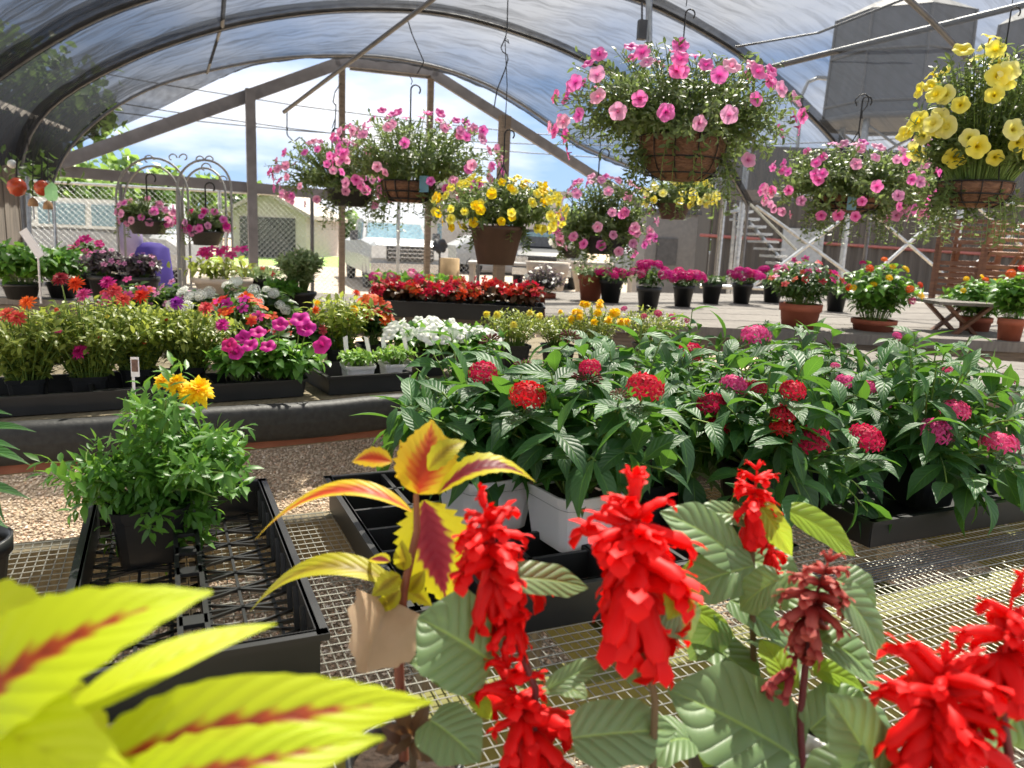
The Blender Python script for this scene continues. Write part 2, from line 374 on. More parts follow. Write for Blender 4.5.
K = dict(
 pink=PT('pink_petal', (0, '#8a1f55'), (.22, '#d4409a'), (.6, '#ec70bc'), (1, '#f286c8')),
 palepink=PT('pale_pink_petal', (0, '#b0386f'), (.3, '#e58ab8'), (1, '#f6b6d6')),
 lilac=PT('lilac_petal', (0, '#7a2f62'), (.3, '#cf7aa8'), (1, '#e6a0c6')),
 yellow=PT('yellow_petal', (0, '#a87a08'), (.25, '#ecd626'), (1, '#f6ee72'), hue=.0),
 paleyel=PT('pale_yellow_petal', (0, '#a88a10'), (.3, '#ece25c'), (1, '#f6f2a4'), hue=.0),
 gold=PT('gold_petal', (0, '#eeb40a'), (1, '#fde01a'), hue=.0),
 magenta=PT('magenta_petal', (0, '#7a0f50'), (.4, '#c81f8a'), (1, '#e236a8')),
 hot=PT('hot_pink_petal', (0, '#a0185c'), (1, '#e02c94')),
 zpink=PT('rose_petal', (0, '#b82a68'), (1, '#ec5f9c')),
 coral=PT('coral_petal', (0, '#b82c28'), (1, '#f0685c')),
 orange=PT('orange_petal', (0, '#c83a10'), (1, '#f4682c')),
 purple=PT('purple_petal', (0, '#7a1a84'), (1, '#b848c4')),
 maroon=PT('maroon_petal', (0, '#6a1028'), (1, '#a02848')),
 white=PT('white_petal', (0, '#c8d0a0'), (.3, '#f2f2ea'), (1, '#fbfbf6')),
 red=PT('red_petal', (0, '#a80c14'), (1, '#e8282c')),
 pred=PT('crimson_petal', (0, '#e8a0a0'), (.15, '#c01838'), (1, '#d81f40')),
 ppink=PT('pentas_pink_petal', (0, '#f4c0d8'), (.2, '#d83f80'), (1, '#e8609c')),
 budm=PT('dusky_bud', (0, '#6a7038'), (.7, '#7a3038'), (1, '#a03a48')),
 salvia=PT('salvia_red', (0, '#a80604'), (.4, '#e20808'), (1, '#f2100e'), var=.18, trans=.3, hue=.0),
 faded=PT('salvia_faded', (0, '#5a1820'), (.5, '#a03038'), (1, '#cc6a64')),
)
BLACK = solid('black_plastic', '#191a1b', '#222324', .42)
BLACKM = solid('black_matte_plastic', '#1c1d1d', '#2c2d2c', .6, bump=.15, scale=60)
SOIL = solid('potting_soil', '#2a1f17', '#43342a', .95, scale=120, bump=.8)
TERRA = solid('terracotta', '#8a4630', '#a05a42', .8, scale=9)
BROWNP = solid('brown_plastic', '#4a332c', '#5b4038', .55)
COCO = solid('coco_fibre', '#5c4030', '#82604a', .95, scale=55, bump=.9, stretch=(1, 1, 3))
WHITEP = solid('white_plastic', '#eceaea', '#f4f2f2', .5, trans=.3)
STEEL = solid('galvanised_steel', '#8e9296', '#b0b4b6', .38, .85, 20)
DKSTEEL = solid('dark_steel', '#3c3e42', '#4e5054', .5, .5)
ZINC = solid('zinc_wire', '#96958c', '#aaa99e', .55, .6)
WOODG = solid('weathered_wood', '#5b5148', '#7d7164', .85, scale=6, bump=.3, stretch=(1, 1, 14))
WOODB = solid('bench_wood', '#6a604c', '#857a60', .85, scale=8, bump=.3, stretch=(14, 3, 3))
OLIVE = solid('olive_painted_wood', '#6c6a36', '#7c7a40', .8, scale=9, bump=.15)
PLANK = solid('grey_plank', '#68635e', '#7c7670', .85, scale=7, bump=.3, stretch=(8, 2, 2))
GABLE = solid('gable_timber', '#66666a', '#7a7a7e', .85, scale=7, bump=.2)
CHAIRW = solid('chair_wood', '#5a3826', '#80563a', .5, scale=10, stretch=(1, 1, 8))
WIRE = solid('black_wire', '#1b1b1c', '#242424', .5, .4)

# ------------------------------------------------------------------ world, sun, camera
sc = bpy.context.scene
w = bpy.data.worlds.new('sky'); sc.world = w; w.use_nodes = True
t = w.node_tree; t.nodes.clear()
def wn(ty, **k):
    o = t.nodes.new(ty)
    for a, b in k.items(): setattr(o, a, b)
    return o
wo, bg, tc = wn('ShaderNodeOutputWorld'), wn('ShaderNodeBackground'), wn('ShaderNodeTexCoord')
sx = wn('ShaderNodeSeparateXYZ'); t.links.new(tc.outputs['Generated'], sx.inputs[0])
mz = wn('ShaderNodeMath', operation='MAXIMUM'); t.links.new(sx.outputs[2], mz.inputs[0]); mz.inputs[1].default_value = 0
az = wn('ShaderNodeMath', operation='ADD'); t.links.new(mz.outputs[0], az.inputs[0]); az.inputs[1].default_value = .22
dv = wn('ShaderNodeVectorMath', operation='DIVIDE'); t.links.new(tc.outputs['Generated'], dv.inputs[0])
cb = wn('ShaderNodeCombineXYZ'); [t.links.new(az.outputs[0], cb.inputs[i]) for i in range(3)]; t.links.new(cb.outputs[0], dv.inputs[1])
mp = wn('ShaderNodeMapping'); mp.inputs['Location'].default_value = (2.55, .6, 0); mp.inputs['Scale'].default_value = (.62, .62, .62); t.links.new(dv.outputs[0], mp.inputs[0])
nz = wn('ShaderNodeTexNoise'); nz.inputs['Scale'].default_value = 1.35; nz.inputs['Detail'].default_value = 7; nz.inputs['Roughness'].default_value = .52
t.links.new(mp.outputs[0], nz.inputs['Vector'])
cr = wn('ShaderNodeValToRGB'); cr.color_ramp.elements[0].position = .44; cr.color_ramp.elements[1].position = .64; ca = wn('ShaderNodeMath', operation='MULTIPLY_ADD'); t.links.new(mz.outputs[0], ca.inputs[0]); ca.inputs[1].default_value = .5; t.links.new(nz.outputs[0], ca.inputs[2]); t.links.new(ca.outputs[0], cr.inputs[0])
gr = wn('ShaderNodeValToRGB'); t.links.new(mz.outputs[0], gr.inputs[0])
gr.color_ramp.elements[0].color = lin('#abc8ea'); gr.color_ramp.elements[1].color = lin('#7aa6e4'); gr.color_ramp.elements[1].position = .35
mxc = wn('ShaderNodeMix', data_type='RGBA'); t.links.new(cr.outputs[0], mxc.inputs[0]); t.links.new(gr.outputs[0], mxc.inputs[6]); mxc.inputs[7].default_value = (1.04, 1.04, 1.06, 1)
t.links.new(mxc.outputs[2], bg.inputs[0]); bg.inputs[1].default_value = 1.12; t.links.new(bg.outputs[0], wo.inputs[0])
sun = bpy.data.lights.new('sun', 'SUN'); so = bpy.data.objects.new('sun', sun); C.objects.link(so)
sun.energy = 15; sun.angle = math.radians(.6); sun.color = (1., .93, .79)
_az, _el = math.radians(9.65+16), math.radians(56)
SUND = A3(math.sin(_az)*math.cos(_el), math.cos(_az)*math.cos(_el), math.sin(_el))
so.rotation_mode = 'QUATERNION'; so.rotation_quaternion = quat(SUND, 0); so.location = (3, 6, 12)
cam = bpy.data.cameras.new('camera'); co = bpy.data.objects.new('camera', cam); C.objects.link(co); sc.camera = co
import mathutils
co.matrix_world = mathutils.Matrix([[*(CR[i], CU[i], -FW[i], EYE[i])] for i in range(3)]+[[0, 0, 0, 1]])
cam.sensor_width = 36; cam.lens = F/1024*36; cam.clip_start = .02; cam.clip_end = 400
cam.dof.use_dof = True; cam.dof.focus_distance = 1.5; cam.dof.aperture_fstop = 8.5
sc.view_settings.view_transform = 'Standard'; sc.view_settings.look = 'None'; sc.view_settings.gamma = 1; sc.view_settings.use_curve_mapping = False
sc.view_settings.exposure = 0.3
sc.cycles.transparent_max_bounces = 24; sc.cycles.max_bounces = 8; sc.cycles.caustics_reflective = False; sc.cycles.caustics_refractive = False
sc.cycles.sample_clamp_indirect = 6

# ------------------------------------------------------------------ ground
s = NT('gravel_ground'); b = s.n('ShaderNodeBsdfPrincipled'); cc = s.n('ShaderNodeTexCoord').outputs['Object']
vo = s.n('ShaderNodeTexVoronoi'); vo.inputs['Scale'].default_value = 55; s.l(cc, vo.inputs['Vector'])
s.l(s.mix(s.noise(.9, 4, cc), s.mix(s.math('FRACT', s.math('MULTIPLY', vo.outputs[1], 3.7)), lin('#a08c78'), lin('#cdbba6')), lin('#a89478')), b.inputs[0])
b.inputs['Roughness'].default_value = .9; s.l(s.bump(vo.outputs[0], .8, .02), b.inputs['Normal']); s.l(b.outputs[0], s.out.inputs[0])
GRAV = s.m
m = MB(); m.grid(np.array([[[x, y, 0] for x in np.linspace(-40, 60, 11)] for y in np.linspace(-8, 90, 11)]))
struct(m.obj('ground', GRAV), 'pale gravel ground under benches and yard', 'ground')
# loose pebbles where the aisles and the bench underside can be seen
r = np.random.default_rng(3); P = []
gx, gy = np.meshgrid(np.arange(-2.6, 3.0, .0175), np.arange(.7, 6.4, .0175)); P = np.stack([gx.ravel(), gy.ravel()], 1)
P = P[r.random(len(P)) < .85]
P = P+r.normal(0, .005, P.shape)
octa = A3([[1, 0, 0], [-1, 0, 0], [0, 1, 0], [0, -1, 0], [0, 0, 1], [0, 0, -1]])
of = np.array([[0, 2, 4], [2, 1, 4], [1, 3, 4], [3, 0, 4], [2, 0, 5], [1, 2, 5], [3, 1, 5], [0, 3, 5]])
n = len(P); an = r.random(n)*6.28; sz = r.uniform(.006, .0125, n); el = r.uniform(.6, 1.2, n)
v = octa[None]*np.stack([sz, sz*el, sz*.6], 1)[:, None]
v = np.stack([v[..., 0]*np.cos(an)[:, None]-v[..., 1]*np.sin(an)[:, None], v[..., 0]*np.sin(an)[:, None]+v[..., 1]*np.cos(an)[:, None], v[..., 2]], -1)+np.concatenate([P, sz[:, None]*r.uniform(.2, .9, (n, 1))], 1)[:, None]
m = MB(); m.add(v.reshape(-1, 3), (of[None]+(np.arange(n)*6)[:, None, None]).reshape(-1, 3))
s = NT('pebbles'); b = s.n('ShaderNodeBsdfPrincipled'); rp = s.n('ShaderNodeNewGeometry').outputs['Random Per Island']
s.l(s.ramp(rp, (0, lin('#8d7a66')), (.3, lin('#c0ac94')), (.7, lin('#dccbb4')), (.9, lin('#c8a284')), (1, lin('#f0e6d8'))), b.inputs[0]); b.inputs['Roughness'].default_value = .75; s.l(b.outputs[0], s.out.inputs[0])
tag(m.obj('gravel', s.m), 'loose tan and cream pebbles covering the aisle and under benches', 'gravel', kind='stuff')
LAWN = solid('lawn_grass', '#5f7d34', '#76943f', .9, scale=3)
m = MB(); q = [on_z(x, y, .02) for x, y in ((150, 263), (345, 267), (345, 257), (150, 253))]; m.add(q, [(0, 1, 2, 3)])
struct(m.obj('lawn', LAWN), 'bright green lawn strip in front of the white house', 'lawn')
ROAD = solid('yard_dirt', '#7c7264', '#8c8276', .95, scale=2)
m = MB(); q = [on_z(x, y, .015) for x, y in ((-60, 284), (700, 304), (700, 262), (-60, 250))]; m.add(q, [(0, 1, 2, 3)])
struct(m.obj('road', ROAD), 'pale dirt yard and driveway beyond the fence', 'road')

# ------------------------------------------------------------------ greenhouse shell
def resample(pts, n):
    pts = np.asarray(pts, float); d = np.r_[0, np.cumsum(np.linalg.norm(np.diff(pts, axis=0), axis=1))]
    q = np.linspace(0, d[-1], n); return np.stack([np.interp(q, d, pts[:, i]) for i in range(pts.shape[1])], 1)
VA, VB, VC, VD = 6.6, 8.4, 10.0, 10.55
hA = [(-75, 150), (-40, 108), (0, 74), (25, 58), (53, 40), (84, 22), (114, 9), (150, -3), (220, -22), (300, -35), (390, -40), (480, -36), (560, -22), (643, 0), (695, 26), (740, 53), (790, 95), (839, 145), (872, 200)]
hB = [(20, 170), (25, 132), (51, 104), (76, 86), (107, 71), (142, 53), (178, 41), (218, 28), (260, 19), (300, 13), (345, 9), (392, 9), (430, 11), (468, 18), (500, 27), (556, 46), (617, 76), (680, 118), (725, 162), (748, 205)]
hC = [(52, 185), (58, 158), (96, 119), (122, 102), (152, 86), (193, 74), (229, 66), (260, 60), (300, 56), (342, 55), (382, 56), (433, 65), (468, 76), (500, 90), (540, 116), (580, 146), (640, 170), (700, 186), (722, 196)]
hD = [(48, 185), (53, 156), (102, 138), (142, 122), (178, 104), (203, 91), (240, 72), (265, 63), (300, 59), (342, 57), (400, 64), (435, 70), (468, 82), (500, 97), (540, 124), (580, 152), (640, 176), (700, 192), (722, 200)]
WA = np.array([on_v(x, y, VA) for x, y in hA]); WB = np.array([on_v(x, y, VB) for x, y in hB])
WC = np.array([on_v(x, y, VC) for x, y in hC]); WD = np.array([on_v(x, y, VD) for x, y in hD])
def smooth(p, n=60):
    q = resample(p, n)
    for _ in range(3): q[1:-1] = (q[:-2]+2*q[1:-1]+q[2:])/4
    return q
HA, HB, HC, HD = (smooth(x) for x in (WA, WB, WC, WD))
backs = [(v, HA+BV*(v-VA)) for v in (-1.4, .6, 2.6, 4.6)]
curves = [h for _, h in backs]+[HA, HB, HC]
s = NT('shade_cloth'); ds = s.n('ShaderNodeBsdfDiffuse'); ds.inputs[0].default_value = lin('#303236')
tl = s.n('ShaderNodeBsdfTranslucent'); tl.inputs[0].default_value = lin('#303338'); tp = s.n('ShaderNodeBsdfTransparent'); tp.inputs[0].default_value = (.97, .98, 1, 1)
m1 = s.n('ShaderNodeMixShader'); m1.inputs[0].default_value = .5; s.l(ds.outputs[0], m1.inputs[1]); s.l(tl.outputs[0], m1.inputs[2])
u_, v_ = s.uvs(); cbn = s.n('ShaderNodeCombineXYZ'); s.l(s.math('ADD', s.math('MULTIPLY', u_, 20.), s.math('MULTIPLY', v_, 9.)), cbn.inputs[0]); s.l(s.math('MULTIPLY', v_, 12.), cbn.inputs[1])
fold = s.noise(1., 5., cbn.outputs[0], .65)
big = s.noise(.7, 2.)
k = s.math('ADD', s.math('MULTIPLY', s.ramp(fold, (.45, (0, 0, 0)), (.75, (1, 1, 1))), .26), s.math('ADD', s.math('MULTIPLY', big, .14), s.math('MULTIPLY', s.math('MAXIMUM', s.math('SUBTRACT', .34, v_), 0.), .95)))
fc = s.n('ShaderNodeLayerWeight'); fc.inputs[0].default_value = .22
k = s.math('ADD', s.math('ADD', k, .34), s.math('MULTIPLY', fc.outputs[1], .40)); k = s.math('MINIMUM', k, .97)
m2 = s.n('ShaderNodeMixShader'); s.l(k, m2.inputs[0]); s.l(tp.outputs[0], m2.inputs[1]); s.l(m1.outputs[0], m2.inputs[2]); s.l(m2.outputs[0], s.out.inputs[0])
CLOTH = s.m
r = np.random.default_rng(11)
def cloth(a, b, name, label, sag=.1, lip=0.):
    k = 13; tt = np.linspace(0, 1, k)
    g = np.array([a+(b-a)*x+UP*(.045-sag*math.sin(PI*x)*(.5+.5*np.sin(np.linspace(0, PI, 60)))[:, None]) for x in tt])
    ph = np.linspace(0, 60, 60)
    for i in range(k): g[i, :, 2] += .012*np.sin(ph*1.7+i*.7)*math.sin(PI*tt[i])+.01*np.sin(ph*3.1+i*1.9)*math.sin(PI*tt[i])
    m = MB(); m.grid(g, np.stack(np.broadcast_arrays(tt[:, None], np.linspace(0, 1, 60)[None]), -1))
    o = m.obj(name, CLOTH); o['kind'] = 'structure'; o['label'] = label; o['category'] = 'roof'; return o
for i in range(len(curves)-1): cloth(curves[i], curves[i+1], 'ceiling_%d' % (i+1), 'grey shade cloth bay of the arched roof, %s' % ['behind the camera', 'over the camera', 'above the front bench', 'above the near baskets', 'over the tank side', 'at the far gable'][i])
CLOTH0 = CLOTH
# dark doubled hems of the cloth along each hoop
HEM = NT('shade_cloth_hem'); hs_ = HEM
d1 = hs_.n('ShaderNodeBsdfDiffuse'); d1.inputs[0].default_value = lin('#2c2e32'); t1 = hs_.n('ShaderNodeBsdfTransparent'); mxh = hs_.n('ShaderNodeMixShader')
hs_.l(hs_.math('ADD', hs_.math('MULTIPLY', hs_.noise(9., 4), .3), .62), mxh.inputs[0]); hs_.l(t1.outputs[0], mxh.inputs[1]); hs_.l(d1.outputs[0], mxh.inputs[2]); hs_.l(mxh.outputs[0], hs_.out.inputs[0]); CLOTH = HEM.m
cloth(HC, HD, 'ceiling_7', 'drooping shade cloth end edge at the gable', .06)
HOOPM = solid('dull_steel', '#5a5c60', '#6c6e72', .5, .5)
def hoop(h, r_, label, legs=True, hem=0.):
    p = h
    if legs:
        a, b = h[0].copy(), h[-1].copy(); a[2] = b[2] = 0
        p = np.vstack([a, h, b])
    o = thing('roof_hoop', label, 'roof frame', A3(h[0][0], h[0][1], 0), 'arched greenhouse hoops')
    MB().tube(p, r_, 8).obj('pipe', HOOPM, o)
    if hem:
        n = len(h); wv = hem*(.3+.9*np.clip((np.linspace(1, -1, n)+.4), 0, 1))
        g = np.stack([h-UP*.03+BV*.03, h-UP*.012-BV*.03, h+UP*.02-BV*wv[:, None]*.5, h+UP*.035-BV*wv[:, None]], 0); m = MB(); m.grid(g); m.obj('cloth_hem', HEM.m, o)
    return o
hoop(HA, .022, 'arched steel hoop with doubled cloth hem, in front of the tank tower', hem=.34)
hoop(HB, .022, 'arched steel hoop crossing above the twin pink baskets', hem=.3)
hoop(HC, .018, 'arched steel hoop nearest the timber gable', hem=0)
for (v, h), l in zip(backs, ('behind the camera, first', 'behind the camera, second', 'over the salvias', 'beside the yellow petunia basket')): hoop(h, .024, 'arched steel roof hoop '+l)
def pole(name, label, cat, a, b, r_=.02, mat=HOOPM, group=None):
    o = MB().tube([a, (A3(a)+A3(b))/2, b], r_, 10).obj(name, mat, None); return tag(o, label, cat, group)
pole('ridge_pipe', 'steel ridge pipe slanting under the roof to the gable', 'pipe', on_v(284, 112, 9.3), on_v(436, -3, VA+.15), .022)
pole('purlin_pipe', 'short steel purlin between the second and third hoops', 'pipe', on_v(221, 27, VB), on_v(207, 73, VC), .016)
pole('purlin_pipe', 'short steel purlin reaching from second hoop out of the top', 'pipe', on_v(222, 27, VB), on_v(226, -30, VA), .02)
pole('brace_beam', 'long steel brace crossing in front of the tank tower', 'beam', on_v(744, 74, 6.3), on_v(1060, -4, 4.2), .026)
pole('cloth_fold_line', 'fold line of the shade cloth above the tank, drawn as a thin tube', 'pipe', on_v(735, 47, 6.4), on_v(818, 33, 6.0), .01, DKSTEEL)  # stands in for a fold line in the cloth, not a real pipe
pole('cloth_fold_line', 'dark fold line of the shade cloth past the tank roof, drawn as a tube', 'pipe', on_v(818, 33, 6.0), on_v(912, -4, 5.4), .012, DKSTEEL)  # same cloth fold line carried on upward as a dark tube
# far timber gable
def gb(a, b, wd, h, name, label, grp='gable timbers'):
    return tag(MB().beam(a, b, wd, h).obj(name, GABLE, None, False), label, 'timber', grp)
VG = 10.7
def gv(x, y, dv=0): return on_v(x, y, VG+dv)
gb(gv(60, 163), gv(340, 63), .06, .15, 'gable_rafter', 'long sloping timber of the gable on the shed side')
gb(gv(432, 73), gv(640, 205), .06, .14, 'gable_rafter', 'sloping timber of the gable on the tower side')
gb(gv(335, 61), gv(438, 72), .06, .12, 'gable_ridge', 'short level timber at the top of the gable')
gb(gv(350, 68, .05), gv(438, 78, .05), .05, .05, 'gable_rail', 'thin rail just under the gable top timber')
gb(gv(60, 171, .05), gv(345, 196, .05), .06, .13, 'gable_crossbar', 'horizontal timber across the gable behind the arch trellises')
def post(x, y0, w_, label, mat=GABLE, dv=.03):
    a = gv(x, y0, dv); b = A3(a[0], a[1], 0); return tag(MB().beam(b, a, w_, w_, BU).obj('gable_post', mat, None, False), label, 'post', 'gable posts')
post(250, 89, .115, 'thick dark timber post left of the twin pink baskets', dv=-.06)
post(342, 66, .075, 'slim timber post behind the pink baskets and truck', WOODG)
post(431, 74, .075, 'slim timber post beside the gable rafter', WOODG)
a = on_v(505, 116, 9.2); tag(MB().beam(A3(a[0], a[1], 0), a, .12, .12, BU).obj('support_post', WOODG, None, False), 'weathered wooden post behind the yellow petunia pot', 'post')
# steel side wall on the tower side
a = on_v(726, 190, 10.); 
tag(MB().tube([A3(a[0]-.02, a[1], 0), a, a+A3(-.14, 0, .2), a+A3(-.5, 0, .45)], .03, 10).obj('bent_pipe', STEEL), 'steel pipe post bending inward at its top', 'pipe')
# chain-link fence, one panel between posts
FENCE_Y = 11.6
def fence(p0, p1, h, label, posts=5):
    p0, p1 = A3(*p0, 0), A3(*p1, 0); o = thing('chain_link_fence', label, 'fence', p0)
    d = nrm(p1-p0); Lf = np.linalg.norm(p1-p0); m = MB(); c = .085; nn = int((Lf+h)/c)
    for sg in (0, 1):
        for i in range(nn):
            x0 = i*c-h; a0 = max(0, -x0); a1 = min(h, Lf-x0)
            if a1 <= a0: continue
            q0, q1 = (p0+d*(x0+a0)+UP*a0, p0+d*(x0+a1)+UP*a1)
            if sg: q0, q1 = (p0+d*(Lf-(x0+a0))+UP*a0, p0+d*(Lf-(x0+a1))+UP*a1)
            m.tube([q0, q1], .0022, 3, False)
    m.obj('chain_link_mesh', STEEL, o)
    MB().tube([p0+UP*h, p1+UP*h], .022, 8).obj('top_rail', STEEL, o)
    for i in range(posts):
        q = p0+d*Lf*i/(posts-1); MB().tube([q, q+UP*(h+.03)], .03, 8).obj('post', DKSTEEL if i % 2 else STEEL, o)
f0 = dep(15, 186, 11.2); f1 = dep(480, 218, 13.2)
fence(f0[:2], f1[:2], 1.95, 'chain link fence on steel posts between greenhouse and yard', 6)

# ------------------------------------------------------------------ benches
ZB = .95
def quadbox(mb, a, b, w_, h_): mb.beam(a, b, w_, h_)
o = thing('mesh_bench', 'wire mesh topped plant bench holding the salvias and empty black flats', 'bench', uv(.2, .6, 0))
u0, u1, v0, v1 = -1.15, 2.3, -.25, 1.33
m = MB(); r_ = .0009
for i, u in enumerate(np.arange(u0, u1, .0127)): m.tube([uv(u, v0, ZB-.001), uv(u, v1, ZB-.001)], r_, 4, False)
for i, v in enumerate(np.arange(v0, v1, .019)): m.tube([uv(u0, v, ZB+.001), uv(u1, v, ZB+.001)], r_, 4, False)
m.obj('wire_mesh', ZINC, o, False)
for a, b, w_, h_, n_ in ((uv(u0, v1, ZB-.05), uv(u1, v1, ZB-.05), .04, .09, 'back_rail'), (uv(u0, v0, ZB-.05), uv(u1, v0, ZB-.05), .04, .09, 'front_rail'),
                     (uv(u0, v0, ZB-.05), uv(u0, v1, ZB-.05), .04, .09, 'end_rail'), (uv(u1, v0, ZB-.05), uv(u1, v1, ZB-.05), .04, .09, 'end_rail')):
    MB().beam(a, b, w_, h_).obj(n_, WOODB, o, False)
MB().beam(uv(u0+.02, .72, ZB-.05), uv(u1-.02, .72, ZB-.05), .05, .09).obj('cross_beam', OLIVE, o, False)
for u in (-.36, .62, 1.7): MB().beam(uv(u, v0+.02, ZB-.14), uv(u, v1-.02, ZB-.14), .05, .09).obj('joist', OLIVE, o, False)
for u, v in ((u0+.05, v0+.05), (u1-.05, v0+.05), (u0+.05, v1-.05), (u1-.05, v1-.05), (.52, v1-.05), (1.16, .9)):
    MB().beam(uv(u, v, 0), uv(u, v, ZB-.1), .09, .09, BU).obj('leg', OLIVE, o, False)
# strip of finer mesh laid double over the seam
m = MB()
for i in range(9): m.tube([uv(.72, .765+i*.007, ZB+.003), uv(2.28, .80+i*.007, ZB+.003)], .0013, 4, False)
m.obj('mesh_seam', DKSTEEL, o, False)
# low plank bench right behind the mesh bench, under the pentas
def slab_bench(name, label, quad, zt, th, mat, legs=True, boards=5, lmat=None, lk=.12):
    """quad: front-left, front-right, back-right, back-left in plan"""
    q = [A3(p[0], p[1], 0) for p in quad]; o = thing(name, label, 'bench', q[0])
    for i in range(boards):
        a, b = i/boards, (i+.96)/boards
        p = [q[0]+(q[3]-q[0])*a, q[1]+(q[2]-q[1])*a, q[1]+(q[2]-q[1])*b, q[0]+(q[3]-q[0])*b]
        MB().prism(np.array(p)+UP*(zt-th), UP*th).obj('board', mat, o, False)
    fl = nrm(q[1]-q[0])
    for e in ((0, 1), (3, 2)):
        MB().beam(q[e[0]]+fl*.03+nrm(q[3]-q[0])*(.06 if e[0] == 0 else -.06)+UP*(zt-th-.06), q[e[1]]-fl*.03+nrm(q[3]-q[0])*(.06 if e[0] == 0 else -.06)+UP*(zt-th-.06), .045, .11).obj('apron', lmat or mat, o, False)
    if legs:
        c = sum(q)/4
        for p in q:
            k = p+(c-p)*lk; MB().beam(A3(k[0], k[1], 0), A3(k[0], k[1], zt-th), .09, .09, BU).obj('leg', lmat or mat, o, False)
    return o
slab_bench('plank_bench', 'wooden plank bench under the rear pentas', [uv(.56, 1.38, 0), uv(2.6, 1.38, 0), uv(2.6, 2.0, 0), uv(.56, 2.0, 0)], .93, .03, WOODB)
# long back bench with the rolled black front edge
ZK = .93
pf0, pf1 = on_z(-60, 426, ZK+.01), on_z(470, 388, ZK+.01); pf0[2] = pf1[2] = ZK
dpf = nrm(pf1-pf0); npf = A3(-dpf[1], dpf[0], 0); Lp = np.linalg.norm(pf1-pf0)
pf1e = pf0+dpf*(Lp+1.2)
slab_bench('flower_bench', 'long bench of flower trays with a rolled black plastic front edge', [pf0+npf*.03, pf1e+npf*.03, pf1e+npf*1.15, pf0+npf*1.25], ZK, .035, WOODB, boards=6, lk=.42)
o = thing('edge_roll', 'fat black plastic roll along the front of the flower bench', 'edge roll', A3(pf0[0], pf0[1], ZK-.16))
n = 26; pts = np.array([pf0+dpf*(Lp+1.2)*i/(n-1) for i in range(n)]); m = MB(); g = []
for i, p in enumerate(pts):
    row = []
    for a in np.linspace(0, 2*PI, 17):
        x, z = math.cos(a), math.sin(a); x = math.copysign(abs(x)**.6, x); z = math.copysign(abs(z)**.75, z)
        row.append(p-npf*(.03+x*.035)+UP*(-.043+z*.055+.003*math.sin(i*1.3)))
    g.append(row)
m.grid(np.array(g)); m.obj('roll', BLACKM, o)
MB().beam(pf0-npf*.012-UP*.11, pf1e-npf*.012-UP*.11, .02, .022).obj('wood_strip', solid('red_brown_wood', '#7a4a3a', '#8c5a48', .8), o, False)
# two further rows behind it
def bench_back(name, label, x0, x1, t0, t1, z, y=300):
    q = [dep(x0, y, t0), dep(x1, y, t0), dep(x1, y, t1), dep(x0, y, t1)]
    return slab_bench(name, label, q, z, .04, PLANK, boards=6, lmat=WOODG)
bench_back('flower_bench', 'second bench row of begonias and shrubs toward the truck', -110, 535, 5.0, 6.5, .92)
# concrete-grey table with small pots, and the low step in front
ZT = .97
slab_bench('plank_table', 'wide grey plank table lined with little black pots', [on_z(545, 319, ZT), on_z(1090, 346, ZT), on_z(1090, 303, ZT)+A3(0, .6, 0), on_z(545, 291, ZT)], ZT, .06, PLANK, boards=7, lmat=WOODG)
ZS = .89
slab_bench('plank_step', 'low grey plank step in front of the plank table', [on_z(760, 368, ZS), on_z(1080, 394, ZS), on_z(1090, 367, ZS), on_z(760, 342, ZS)], ZS, .05, PLANK, boards=3, lmat=WOODG)

